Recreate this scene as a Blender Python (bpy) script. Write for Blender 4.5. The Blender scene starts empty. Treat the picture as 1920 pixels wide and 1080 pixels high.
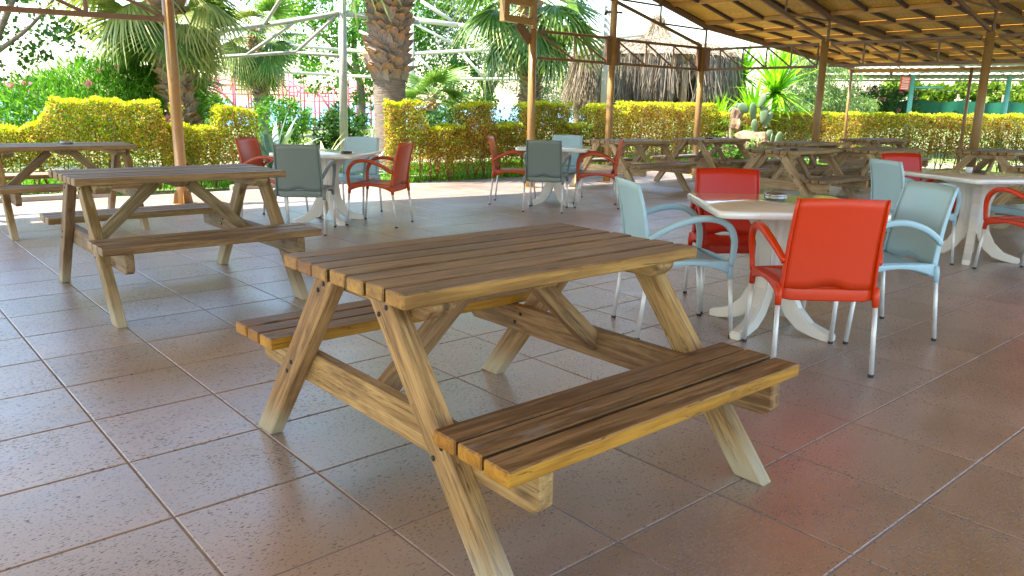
import bpy, bmesh, math, random
import numpy as np
from mathutils import Vector, Matrix

# ------------------------------------------------------------------ camera
sc = bpy.context.scene
COL = sc.collection
cam_d = bpy.data.cameras.new("camera"); cam = bpy.data.objects.new("camera", cam_d)
COL.objects.link(cam); sc.camera = cam
cam_d.sensor_width = 36.0; cam_d.lens = 36.0 * 1461.62 / 1920.0
cam_d.clip_start = 0.05; cam_d.clip_end = 9000
cam.matrix_world = (Matrix.Translation((0, 0, 1.3014)) @ Matrix.Rotation(math.radians(90) - 0.2297, 4, 'X')
                    @ Matrix.Rotation(0.0185, 4, 'Z'))

# ------------------------------------------------------------------ sky, sun, exposure
W = bpy.data.worlds.new("World"); sc.world = W; W.use_nodes = True
nt = W.node_tree; nt.nodes.clear()
SUN_TO = Vector((-0.50, -0.17, 1.0)).normalized()
elev = math.asin(SUN_TO.z); azim = math.atan2(SUN_TO.x, SUN_TO.y)
sky = nt.nodes.new("ShaderNodeTexSky"); sky.sky_type = 'NISHITA'; sky.sun_disc = False
sky.sun_elevation = elev; sky.sun_rotation = azim; sky.air_density = 1.5; sky.dust_density = 0.8; sky.ozone_density = 4.0
bg = nt.nodes.new("ShaderNodeBackground"); bg.inputs["Strength"].default_value = 0.15
out = nt.nodes.new("ShaderNodeOutputWorld")
nt.links.new(sky.outputs[0], bg.inputs[0]); nt.links.new(bg.outputs[0], out.inputs[0])
sun_d = bpy.data.lights.new("sun", 'SUN'); sun_d.energy = 4.9; sun_d.angle = math.radians(0.53); sun_d.color = (1.0, 0.93, 0.82)
sun = bpy.data.objects.new("sun", sun_d); COL.objects.link(sun)
sun.rotation_euler = SUN_TO.to_track_quat('Z', 'Y').to_euler()
sc.view_settings.view_transform = 'Standard'; sc.view_settings.look = 'None'
sc.view_settings.gamma = 1.0; sc.view_settings.use_curve_mapping = False
sc.view_settings.exposure = 2.15
sc.cycles.max_bounces = 7; sc.cycles.diffuse_bounces = 4; sc.cycles.glossy_bounces = 4
sc.cycles.transparent_max_bounces = 8

R = random.Random(7); NR = np.random.default_rng(11)
YAW = 0.7163
p4 = np.array([3.608, 15.767]); D = np.array([math.cos(math.radians(41)), math.sin(math.radians(41))]); N = np.array([D[1], -D[0]])
def hall(s, n, z=0.0):
    q = p4 + D * s + N * n
    return Vector((q[0], q[1], z))

# ------------------------------------------------------------------ node helpers
class NB:
    def __init__(s, name):
        s.m = bpy.data.materials.new(name); s.m.use_nodes = True
        s.t = s.m.node_tree; s.b = s.t.nodes["Principled BSDF"]; s.o = s.t.nodes["Material Output"]
    def n(s, typ, **kw):
        nd = s.t.nodes.new(typ)
        for k, v in kw.items():
            if k in ('inp',):
                for a, b in v.items(): nd.inputs[a].default_value = b
            else: setattr(nd, k, v)
        return nd
    def l(s, a, b): s.t.links.new(a, b)
    def ramp(s, fac, stops, interp='LINEAR'):
        r = s.n("ShaderNodeValToRGB"); r.color_ramp.interpolation = interp
        e = r.color_ramp.elements
        while len(e) < len(stops): e.new(0.5)
        for i, (p, c) in enumerate(stops):
            e[i].position = p; e[i].color = (*c, 1) if len(c) == 3 else c
        s.l(fac, r.inputs[0]); return r.outputs[0]
    def math(s, op, a, b=None, c=None):
        m = s.n("ShaderNodeMath", operation=op)
        for i, v in enumerate((a, b, c)):
            if v is None: continue
            if isinstance(v, (int, float)): m.inputs[i].default_value = v
            else: s.l(v, m.inputs[i])
        return m.outputs[0]
    def mix(s, f, a, b, typ='MIX'):
        m = s.n("ShaderNodeMixRGB", blend_type=typ)
        for k, v in ((0, f), (1, a), (2, b)):
            if isinstance(v, (int, float)): m.inputs[k].default_value = v
            elif isinstance(v, tuple): m.inputs[k].default_value = (*v, 1)
            else: s.l(v, m.inputs[k])
        return m.outputs[0]
    def noise(s, vec, scale, detail=4, rough=0.55, dist=0.0):
        n = s.n("ShaderNodeTexNoise"); n.inputs["Scale"].default_value = scale; n.inputs["Detail"].default_value = detail
        n.inputs["Roughness"].default_value = rough; n.inputs["Distortion"].default_value = dist
        if vec is not None: s.l(vec, n.inputs["Vector"])
        return n.outputs[0]
    def bump(s, h, strength=0.3, dist=0.01):
        b = s.n("ShaderNodeBump"); b.inputs["Strength"].default_value = strength; b.inputs["Distance"].default_value = dist
        s.l(h, b.inputs["Height"]); s.l(b.outputs[0], s.b.inputs["Normal"]); return b
    def coord(s, which="Object"):
        return s.n("ShaderNodeTexCoord").outputs[which]
    def mapping(s, vec, scale=(1, 1, 1), rot=(0, 0, 0), loc=(0, 0, 0)):
        m = s.n("ShaderNodeMapping"); m.inputs["Scale"].default_value = scale; m.inputs["Rotation"].default_value = rot; m.inputs["Location"].default_value = loc
        s.l(vec, m.inputs["Vector"]); return m
    def rnd(s): return s.n("ShaderNodeObjectInfo").outputs["Random"]

def simple(name, col, rough=0.5, metal=0.0, var=0.12, scale=8.0, spec=0.5, bump=0.0, coat=0.0, dirt=None, flat=False):
    b = NB(name); v = b.coord()
    f = b.noise(v, scale, 5)
    lo = tuple(c * (1 - var) for c in col); hi = tuple(min(1, c * (1 + var)) for c in col)
    c = b.ramp(f, [(0.3, lo), (0.7, hi)])
    if dirt:
        g = b.noise(v, scale * 2.7, 6, 0.7)
        c = b.mix(b.ramp(g, [(0.55, (0, 0, 0)), (0.72, (0.8, 0.8, 0.8))]), c, dirt)
    b.l(c, b.b.inputs["Base Color"])
    rr = b.ramp(b.noise(v, scale * 3, 4), [(0.3, (rough * 0.8,) * 3), (0.7, (min(1, rough * 1.2),) * 3)])
    if flat: b.b.inputs["Roughness"].default_value = rough
    else: b.l(rr, b.b.inputs["Roughness"])
    b.b.inputs["Metallic"].default_value = metal; b.b.inputs["Specular IOR Level"].default_value = spec
    b.b.inputs["Coat Weight"].default_value = coat
    if bump: b.bump(b.noise(v, scale * 6, 5), bump, 0.004)
    return b.m

# ------------------------------------------------------------------ materials
def wood_mat(name, c_dark, c_light, top_dark=None, top_light=None, foot=False, rough=0.6, gap=False):
    b = NB(name); oc = b.coord(); r = b.rnd()
    off = b.n("ShaderNodeCombineXYZ")
    b.l(b.math('MULTIPLY', r, 13.0), off.inputs[0]); b.l(b.math('MULTIPLY', r, 7.0), off.inputs[1]); b.l(b.math('MULTIPLY', r, 29.0), off.inputs[2])
    add = b.n("ShaderNodeVectorMath", operation='ADD'); b.l(oc, add.inputs[0]); b.l(off.outputs[0], add.inputs[1])
    vec = add.outputs[0]
    g1 = b.noise(b.mapping(vec, (1.3, 16, 16)).outputs[0], 1.6, 6, 0.6, 1.3)      # broad flowing figure
    g2 = b.noise(b.mapping(vec, (4, 130, 130)).outputs[0], 1.5, 4, 0.7)            # fine fibre
    g3 = b.noise(vec, 3.2, 5, 0.6)                                               # stains
    fig = b.math('ADD', b.math('MULTIPLY', g1, 0.65), b.math('MULTIPLY', g2, 0.35))
    side = b.ramp(fig, [(0.40, c_dark), (0.50, tuple((x + y) / 2 for x, y in zip(c_dark, c_light))), (0.60, c_light)])
    # knots
    vo = b.n("ShaderNodeTexVoronoi"); vo.inputs["Scale"].default_value = 1.0
    b.l(b.mapping(vec, (3.4, 9, 9)).outputs[0], vo.inputs["Vector"])
    kn = b.ramp(vo.outputs["Distance"], [(0.07, (1, 1, 1)), (0.17, (0, 0, 0))])
    side = b.mix(b.math('MULTIPLY', kn, 0.75), side, (0.06, 0.028, 0.012))
    side = b.mix(b.ramp(g3, [(0.52, (0, 0, 0)), (0.75, (0.55, 0.55, 0.55))]), side, tuple(x * 0.5 for x in c_dark))
    col = side
    geo = b.n("ShaderNodeNewGeometry")
    if top_dark:
        top = b.ramp(fig, [(0.40, top_dark), (0.60, top_light)])
        wp = b.noise(b.mapping(vec, (2.2, 7, 7)).outputs[0], 1.6, 6, 0.72)
        top = b.mix(b.ramp(wp, [(0.56, (0, 0, 0)), (0.72, (0.45, 0.45, 0.45))]), top, (0.36, 0.31, 0.27))
        top = b.mix(b.math('MULTIPLY', kn, 0.7), top, (0.04, 0.02, 0.012))
        sep = b.n("ShaderNodeSeparateXYZ"); b.l(geo.outputs["Normal"], sep.inputs[0])
        m = b.ramp(sep.outputs[2], [(0.55, (0, 0, 0)), (0.8, (1, 1, 1))])
        col = b.mix(m, side, top)
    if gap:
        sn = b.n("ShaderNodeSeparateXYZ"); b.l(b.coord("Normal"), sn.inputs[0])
        col = b.mix(b.ramp(b.math('ABSOLUTE', sn.outputs[1]), [(0.6, (0, 0, 0)), (0.85, (0.85, 0.85, 0.85))]), col, (0.035, 0.02, 0.012))  # inner plank sides darkened: gap dirt and shade put into the colour
    ck = b.noise(b.mapping(vec, (1.1, 26, 26)).outputs[0], 1.9, 3, 0.55, 0.8)      # drying cracks along the grain
    cm = b.ramp(b.math('ABSOLUTE', b.math('SUBTRACT', ck, 0.60)), [(0.004, (1, 1, 1)), (0.011, (0, 0, 0))])
    col = b.mix(b.math('MULTIPLY', cm, 0.7), col, (0.05, 0.03, 0.018))
    tint = b.n("ShaderNodeHueSaturation"); b.l(col, tint.inputs["Color"])
    b.l(b.math('ADD', b.math('MULTIPLY', r, 0.4), 0.80), tint.inputs["Value"])
    b.l(b.math('ADD', b.math('MULTIPLY', r, 0.018), 0.491), tint.inputs["Hue"])
    col = tint.outputs[0]
    if foot:
        sp = b.n("ShaderNodeSeparateXYZ"); b.l(geo.outputs["Position"], sp.inputs[0])
        zz = b.math('ADD', sp.outputs[2], b.math('MULTIPLY', b.math('SUBTRACT', g2, 0.5), 0.28))
        fm = b.ramp(zz, [(0.05, (0.7, 0.7, 0.7)), (0.17, (0, 0, 0))])
        col = b.mix(fm, col, (0.44, 0.38, 0.25))
    b.l(col, b.b.inputs["Base Color"])
    b.l(b.ramp(g1, [(0.3, (rough - 0.14,) * 3), (0.7, (rough + 0.1,) * 3)]), b.b.inputs["Roughness"])
    b.b.inputs["Specular IOR Level"].default_value = 0.28
    b.bump(b.math('ADD', fig, b.math('MULTIPLY', cm, -0.5)), 0.6, 0.004)
    return b.m

M = {}
M['wood_top'] = wood_mat("wood_top", (0.19, 0.085, 0.017), (0.38, 0.195, 0.045), (0.10, 0.055, 0.030), (0.33, 0.205, 0.125), rough=0.50)
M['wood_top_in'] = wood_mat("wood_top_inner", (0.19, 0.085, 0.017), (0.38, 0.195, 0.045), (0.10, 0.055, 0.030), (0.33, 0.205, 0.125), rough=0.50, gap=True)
M['wood_bench'] = wood_mat("wood_bench", (0.30, 0.125, 0.008), (0.47, 0.225, 0.022), (0.10, 0.052, 0.020), (0.30, 0.178, 0.078), rough=0.52)
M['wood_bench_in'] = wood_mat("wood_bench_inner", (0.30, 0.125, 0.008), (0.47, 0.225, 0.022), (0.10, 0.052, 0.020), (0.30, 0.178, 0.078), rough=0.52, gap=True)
M['wood_leg'] = wood_mat("wood_leg", (0.18, 0.092, 0.030), (0.43, 0.255, 0.095), foot=True)
M['wood_leg2'] = wood_mat("wood_leg_brown", (0.14, 0.085, 0.032), (0.33, 0.22, 0.105), foot=True)
M['wood_grey'] = wood_mat("wood_grey", (0.26, 0.165, 0.078), (0.52, 0.375, 0.205), foot=True)
M['wood_back'] = wood_mat("wood_back", (0.17, 0.095, 0.03), (0.33, 0.20, 0.075), (0.13, 0.085, 0.06), (0.30, 0.225, 0.165), rough=0.5)
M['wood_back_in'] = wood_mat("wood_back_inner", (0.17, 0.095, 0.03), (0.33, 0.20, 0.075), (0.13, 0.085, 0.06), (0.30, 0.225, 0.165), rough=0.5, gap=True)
M['wood_dark'] = wood_mat("wood_dark", (0.07, 0.05, 0.035), (0.19, 0.14, 0.10))
M['wood_far_in'] = None
M['wood_dark2'] = wood_mat("wood_far", (0.18, 0.105, 0.040), (0.38, 0.245, 0.105), (0.17, 0.135, 0.105), (0.36, 0.31, 0.26))
M['bolt'] = simple("bolt_steel", (0.035, 0.022, 0.016), 0.6, 0.3)
M['orange'] = simple("orange_plastic", (0.62, 0.042, 0.003), 0.36, var=0.012, scale=3, spec=0.4, flat=True)
M['red'] = simple("red_plastic", (0.50, 0.022, 0.004), 0.38, var=0.012, scale=3, spec=0.4, flat=True)
M['rust'] = simple("brick_orange_plastic", (0.46, 0.065, 0.014), 0.30, var=0.012, scale=3, spec=0.4, flat=True)
M['blue'] = simple("grey_blue_plastic", (0.355, 0.52, 0.56), 0.28, var=0.012, scale=3, spec=0.4, flat=True)
M['grey'] = simple("grey_blue_plastic_shaded", (0.175, 0.215, 0.195), 0.32, var=0.012, scale=3, spec=0.4, flat=True)  # grey blue plastic again, with shade put into a darker colour
M['alu'] = simple("aluminium_tube", (0.66, 0.65, 0.62), 0.42, 0.35, var=0.08, scale=20)
M['rubber'] = simple("rubber_foot", (0.03, 0.03, 0.03), 0.7)
M['white'] = simple("white_plastic", (0.74, 0.69, 0.60), 0.32, var=0.03, scale=4, flat=True)
M['steel'] = simple("brown_painted_steel", (0.145, 0.072, 0.034), 0.42, var=0.12, scale=5, dirt=(0.12, 0.055, 0.03))
M['post'] = simple("ochre_painted_steel", (0.275, 0.163, 0.058), 0.38, var=0.10, scale=3, dirt=(0.22, 0.10, 0.04))
M['purlin'] = simple("ochre_timber", (0.46, 0.25, 0.07), 0.6, var=0.2, scale=4, dirt=(0.25, 0.13, 0.05))
M['batten'] = simple("dark_batten", (0.06, 0.032, 0.018), 0.6, var=0.2, scale=4)
M['pipe'] = simple("cream_painted_pipe", (0.44, 0.43, 0.37), 0.4, var=0.08, scale=2, dirt=(0.30, 0.29, 0.24))
M['pink'] = simple("faded_pink_steel", (0.42, 0.07, 0.11), 0.5, var=0.12, scale=2)
M['teal'] = simple("turquoise_post", (0.16, 0.48, 0.50), 0.5, var=0.1, scale=2)
M['sheet'] = simple("pale_corrugated_sheet", (0.42, 0.48, 0.45), 0.5, var=0.10, scale=1.5, dirt=(0.30, 0.35, 0.33))
M['net'] = simple("green_net", (0.004, 0.13, 0.075), 0.7, var=0.2, scale=1.2)
M['kerb'] = simple("grey_kerb", (0.26, 0.24, 0.21), 0.8, var=0.2, scale=3, bump=0.4)
M['signred'] = simple("red_sign_paint", (0.70, 0.03, 0.05), 0.5)
M['signwhite'] = simple("white_lettering", (0.80, 0.62, 0.60), 0.5)
M['glass'] = simple("pale_ashtray_metal", (0.30, 0.29, 0.28), 0.25, 0.85)
M['ash'] = simple("dark_ashtray_inside", (0.05, 0.025, 0.015), 0.4)
M['cupwhite'] = simple("white_cup", (0.7, 0.72, 0.72), 0.3)

# OSB boards
b = NB("osb_board"); v = b.coord("Object")
vo = b.n("ShaderNodeTexVoronoi"); vo.inputs["Scale"].default_value = 22; vo.inputs["Randomness"].default_value = 1
b.l(b.mapping(v, (1, 2.4, 1)).outputs[0], vo.inputs["Vector"])
c1 = b.ramp(b.noise(vo.outputs["Color"], 3, 2), [(0.25, (0.56, 0.30, 0.028)), (0.6, (0.80, 0.47, 0.06)), (0.8, (0.86, 0.57, 0.13))])
c1 = b.mix(b.ramp(b.noise(v, 1.6, 5, 0.7), [(0.52, (0, 0, 0)), (0.7, (0.6, 0.6, 0.6))]), c1, (0.30, 0.16, 0.05))
hs = b.n("ShaderNodeHueSaturation"); b.l(c1, hs.inputs["Color"]); b.l(b.math('ADD', b.math('MULTIPLY', b.rnd(), 0.35), 0.8), hs.inputs["Value"])
b.l(hs.outputs[0], b.b.inputs["Base Color"]); b.b.inputs["Roughness"].default_value = 0.62
b.bump(vo.outputs["Distance"], 0.3, 0.003); M['osb'] = b.m

# floor tile
b = NB("floor_tile"); geo = b.n("ShaderNodeNewGeometry"); pos = geo.outputs["Position"]
tp = b.mapping(pos, (2, 2, 2), (0, 0, -YAW)).outputs[0]      # tile coordinates (0.5 m tiles)
ad = b.n("ShaderNodeVectorMath", operation='ADD'); b.l(tp, ad.inputs[0]); ad.inputs[1].default_value = (-1.354 + 20, -9.8102 + 40, 0.5)
fl = b.n("ShaderNodeVectorMath", operation='FLOOR'); b.l(ad.outputs[0], fl.inputs[0])
wn = b.n("ShaderNodeTexWhiteNoise"); wn.noise_dimensions = '3D'; b.l(fl.outputs[0], wn.inputs["Vector"])
rv = wn.outputs["Value"]; rc = wn.outputs["Color"]
sc2 = b.n("ShaderNodeVectorMath", operation='MULTIPLY_ADD'); b.l(rc, sc2.inputs[0]); sc2.inputs[1].default_value = (9, 9, 9); b.l(tp, sc2.inputs[2])
tv = sc2.outputs[0]
cl = b.noise(b.mapping(tv, (1.0, 2.2, 1)).outputs[0], 1.1, 7, 0.62)
col = b.ramp(cl, [(0.30, (0.19, 0.103, 0.068)), (0.50, (0.265, 0.155, 0.108)), (0.72, (0.36, 0.235, 0.175))])
fine = b.noise(b.mapping(tv, (1, 3.0, 1)).outputs[0], 16, 4, 0.7)
col = b.mix(0.35, col, b.ramp(fine, [(0.35, (0.165, 0.090, 0.060)), (0.65, (0.34, 0.215, 0.155))]))
hs = b.n("ShaderNodeHueSaturation"); b.l(col, hs.inputs["Color"]); b.l(b.math('ADD', b.math('MULTIPLY', rv, 0.36), 0.82), hs.inputs["Value"])
st = b.noise(pos, 1.3, 6, 0.68, 0.8)
col = b.mix(b.ramp(st, [(0.54, (0, 0, 0)), (0.70, (0.45, 0.45, 0.45))]), hs.outputs[0], (0.115, 0.07, 0.048))
col = b.mix(b.ramp(b.noise(pos, 2.1, 6, 0.7), [(0.60, (0, 0, 0)), (0.74, (0.4, 0.4, 0.4))]), col, (0.36, 0.27, 0.22))
pit = b.noise(b.mapping(tv, (13, 30, 1)).outputs[0], 2.6, 2, 0.55, 0.5)
zone = b.noise(tv, 1.4, 3, 0.5)
pz = b.math('ADD', pit, b.math('MULTIPLY', b.math('SUBTRACT', zone, 0.5), 0.16))
pm = b.ramp(pz, [(0.612, (0, 0, 0)), (0.64, (1, 1, 1))])
col = b.mix(b.math('MULTIPLY', pm, 0.7), col, (0.045, 0.028, 0.022))
sm = b.noise(pos, 0.9, 5, 0.6)
b.l(col, b.b.inputs["Base Color"])
ro = b.ramp(b.math('ADD', b.math('MULTIPLY', sm, 0.6), b.math('MULTIPLY', fine, 0.4)), [(0.35, (0.42,) * 3), (0.65, (0.58,) * 3)])
b.l(b.mix(pm, ro, (0.8, 0.8, 0.8)), b.b.inputs["Roughness"])
b.b.inputs["Specular IOR Level"].default_value = 0.9; b.b.inputs["IOR"].default_value = 1.9
b.l(b.math('MULTIPLY', b.math('SUBTRACT', 1.0, pm), 0.95), b.b.inputs["Coat Weight"]); b.b.inputs["Coat IOR"].default_value = 3.1
b.l(b.ramp(b.math('ADD', b.math('MULTIPLY', sm, 0.6), b.math('MULTIPLY', cl, 0.4)), [(0.35, (0.28,) * 3), (0.65, (0.42,) * 3)]), b.b.inputs["Coat Roughness"])
h = b.math('ADD', b.math('MULTIPLY', pm, -1.0), b.math('MULTIPLY', fine, 0.18))
h = b.math('ADD', h, b.math('MULTIPLY', b.noise(pos, 5.0, 2), 0.35))
b.bump(h, 0.5, 0.002); M['tile'] = b.m
M['grout'] = simple("grout", (0.27, 0.215, 0.18), 0.85, var=0.2, scale=6, bump=0.3)

# earth / grass ground
b = NB("earth_and_grass"); pos = b.n("ShaderNodeNewGeometry").outputs["Position"]
g = b.noise(pos, 0.35, 6, 0.6); f = b.noise(pos, 9, 6, 0.75)
gr = b.ramp(f, [(0.3, (0.05, 0.12, 0.012)), (0.7, (0.16, 0.30, 0.03))])
ea = b.ramp(f, [(0.3, (0.20, 0.15, 0.09)), (0.7, (0.38, 0.31, 0.20))])
b.l(b.mix(b.ramp(g, [(0.45, (0, 0, 0)), (0.60, (1, 1, 1))]), gr, ea), b.b.inputs["Base Color"])
b.b.inputs["Roughness"].default_value = 0.9; b.bump(f, 0.8, 0.05); M['ground'] = b.m
b = NB("sea_water"); pos = b.n("ShaderNodeNewGeometry").outputs["Position"]
b.b.inputs["Base Color"].default_value = (0.02, 0.20, 0.30, 1); b.b.inputs["Roughness"].default_value = 0.25
b.bump(b.noise(b.mapping(pos, (0.3, 1, 1)).outputs[0], 0.6, 6, 0.7), 0.6, 0.4); M['sea'] = b.m

def leaf_mat(name, stops, trans=0.35, rough=0.5):
    b = NB(name); a = b.n("ShaderNodeAttribute", attribute_name="v")
    c = b.ramp(a.outputs["Fac"], stops)
    b.l(c, b.b.inputs["Base Color"]); b.b.inputs["Roughness"].default_value = rough
    b.b.inputs["Specular IOR Level"].default_value = 0.35
    t = b.n("ShaderNodeBsdfTranslucent"); tc = b.mix(1.0, c, (1.35, 1.45, 0.75), 'MULTIPLY'); b.l(tc, t.inputs[0])
    ms = b.n("ShaderNodeMixShader"); ms.inputs[0].default_value = trans
    b.l(b.b.outputs[0], ms.inputs[1]); b.l(t.outputs[0], ms.inputs[2]); b.l(ms.outputs[0], b.o.inputs[0])
    return b.m
# hedge: v 0..0.45 dry browns, 0.5..0.8 greens, 0.85..1 new yellow shoots
M['hedge'] = leaf_mat("hedge_leaf", [(0.0, (0.13, 0.05, 0.015)), (0.28, (0.50, 0.22, 0.045)), (0.42, (0.46, 0.33, 0.08)), (0.55, (0.10, 0.17, 0.010)), (0.75, (0.25, 0.32, 0.014)), (0.88, (0.46, 0.48, 0.012)), (1.0, (0.62, 0.60, 0.02))])
M['leafb'] = leaf_mat("bright_leaf", [(0, (0.02, 0.08, 0.008)), (0.5, (0.06, 0.19, 0.012)), (0.85, (0.14, 0.33, 0.02)), (1, (0.25, 0.43, 0.04))])
M['leafd'] = leaf_mat("dark_leaf", [(0, (0.015, 0.045, 0.012)), (0.6, (0.045, 0.12, 0.02)), (1, (0.12, 0.24, 0.04))])
M['leafg'] = leaf_mat("grey_leaf", [(0, (0.04, 0.075, 0.035)), (0.6, (0.11, 0.17, 0.085)), (1, (0.22, 0.29, 0.16))])
M['willow'] = leaf_mat("willow_leaf", [(0, (0.05, 0.10, 0.03)), (0.6, (0.15, 0.24, 0.06)), (1, (0.30, 0.40, 0.14))])
M['leafy'] = leaf_mat("yellow_leaf", [(0, (0.06, 0.12, 0.01)), (0.6, (0.18, 0.28, 0.02)), (1, (0.38, 0.40, 0.04))])
M['palm'] = leaf_mat("palm_leaf", [(0, (0.04, 0.10, 0.02)), (0.5, (0.10, 0.20, 0.035)), (0.85, (0.26, 0.34, 0.08)), (1, (0.45, 0.45, 0.16))], 0.3, 0.4)
M['palmdry'] = leaf_mat("pale_palm_leaf", [(0, (0.10, 0.15, 0.035)), (0.5, (0.24, 0.29, 0.08)), (1, (0.48, 0.46, 0.20))], 0.3, 0.4)
M['yucca'] = leaf_mat("yucca_leaf", [(0, (0.06, 0.20, 0.01)), (0.6, (0.16, 0.40, 0.015)), (1, (0.40, 0.60, 0.04))], 0.4, 0.4)
M['agave'] = leaf_mat("agave_leaf", [(0, (0.16, 0.26, 0.24)), (0.6, (0.30, 0.42, 0.38)), (1, (0.55, 0.62, 0.42))], 0.1, 0.45)
M['agavey'] = leaf_mat("variegated_leaf", [(0, (0.10, 0.22, 0.16)), (0.5, (0.2, 0.32, 0.2)), (0.55, (0.62, 0.56, 0.16)), (1, (0.7, 0.64, 0.25))], 0.1, 0.45)
M['grass'] = leaf_mat("grass_blade", [(0, (0.06, 0.20, 0.012)), (1, (0.22, 0.46, 0.03))], 0.4)
M['straw'] = leaf_mat("straw", [(0, (0.055, 0.040, 0.028)), (0.4, (0.20, 0.155, 0.11)), (0.8, (0.38, 0.31, 0.23)), (1, (0.40, 0.24, 0.12))], 0.1, 0.8)
M['flower'] = leaf_mat("pink_petal", [(0, (0.65, 0.16, 0.32)), (1, (0.85, 0.42, 0.52))], 0.3)
M['cactus'] = simple("cactus_pad", (0.15, 0.24, 0.12), 0.55, var=0.25, scale=6, dirt=(0.30, 0.34, 0.20))
M['bark'] = simple("bark", (0.17, 0.125, 0.09), 0.85, var=0.35, scale=6, bump=0.7)
M['stem'] = simple("hedge_stem", (0.20, 0.10, 0.05), 0.85, var=0.35, scale=6)
M['log'] = simple("weathered_log", (0.26, 0.175, 0.105), 0.8, var=0.55, scale=5, bump=0.8, dirt=(0.12, 0.07, 0.05))
M['rock'] = simple("pinkish_rock", (0.25, 0.165, 0.11), 0.85, var=0.35, scale=5, bump=0.8)
# palm bark: ringed lower trunk
b = NB("palm_bark"); v = b.coord()
w = b.noise(b.mapping(v, (2, 2, 22)).outputs[0], 2.2, 6, 0.7, 0.4)
c = b.ramp(w, [(0.3, (0.11, 0.085, 0.065)), (0.7, (0.30, 0.24, 0.185))])
b.l(c, b.b.inputs["Base Color"]); b.b.inputs["Roughness"].default_value = 0.9; b.bump(w, 0.9, 0.02); M['palmbark'] = b.m
b = NB("palm_leaf_base"); v = b.coord()
r = b.rnd(); n1 = b.noise(b.mapping(v, (30, 30, 5)).outputs[0], 1.5, 5, 0.7)
sp = b.n("ShaderNodeSeparateXYZ"); b.l(v, sp.inputs[0])
tip = b.ramp(b.math('ADD', sp.outputs[2], b.math('MULTIPLY', r, 0.06)), [(0.115, (0, 0, 0)), (0.15, (0.8, 0.8, 0.8))])
ca = b.ramp(n1, [(0.3, (0.16, 0.125, 0.10)), (0.7, (0.38, 0.32, 0.27))])
cb = b.ramp(n1, [(0.3, (0.30, 0.14, 0.05)), (0.7, (0.58, 0.31, 0.12))])
b.l(b.mix(tip, ca, cb), b.b.inputs["Base Color"]); b.b.inputs["Roughness"].default_value = 0.85; b.bump(n1, 0.8, 0.01); M['boot'] = b.m

# ------------------------------------------------------------------ object helpers
def link(name, me, parent=None, mtx=None):
    o = bpy.data.objects.new(name, me); COL.objects.link(o)
    if parent is not None: o.parent = parent
    if mtx is not None: o.matrix_basis = mtx
    return o
def tag(o, label=None, cat=None, group=None, kind=None):
    if label: o['label'] = label
    if cat: o['category'] = cat
    if group: o['group'] = group
    if kind: o['kind'] = kind
    return o
def thing(name, label, cat, loc=(0, 0, 0), rz=0.0, group=None):
    o = bpy.data.objects.new(name, None); COL.objects.link(o); o.empty_display_size = 0.1
    o.location = loc; o.rotation_euler = (0, 0, rz); return tag(o, label, cat, group)
def dup(root, loc, rz, label, group=None, swap=None):
    r = root.copy(); COL.objects.link(r); r.location = loc; r.rotation_euler = (0, 0, rz); r['label'] = label
    if group: r['group'] = group
    for ch in list(root.children):
        c = ch.copy(); COL.objects.link(c); c.parent = r
        for g in ch.children:
            d = g.copy(); COL.objects.link(d); d.parent = c
    return r
def mk(name, vs, fs, mat, smooth=False):
    me = bpy.data.meshes.new(name); me.from_pydata([tuple(v) for v in vs], [], fs); me.materials.append(mat)
    if smooth: me.polygons.foreach_set("use_smooth", [True] * len(me.polygons))
    me.update(); return me
def bm_mesh(bm, name, mat, smooth=False):
    me = bpy.data.meshes.new(name); bm.to_mesh(me); bm.free(); me.materials.append(mat)
    if smooth: me.polygons.foreach_set("use_smooth", [True] * len(me.polygons))
    return me
def np_mesh(name, V, F, mat, v=None, smooth=False):
    """V (n,3), F (m,k) numpy; v per-face value"""
    me = bpy.data.meshes.new(name); n, m, k = len(V), len(F), F.shape[1]
    me.vertices.add(n); me.vertices.foreach_set("co", V.astype(np.float32).ravel())
    me.loops.add(m * k); me.loops.foreach_set("vertex_index", F.astype(np.int32).ravel())
    me.polygons.add(m); me.polygons.foreach_set("loop_start", (np.arange(m) * k).astype(np.int32))
    me.update(calc_edges=True)
    if smooth: me.polygons.foreach_set("use_smooth", np.ones(m, bool))
    if v is not None:
        a = me.attributes.new("v", 'FLOAT', 'FACE'); a.data.foreach_set("value", v.astype(np.float32))
    me.materials.append(mat); return me

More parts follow.
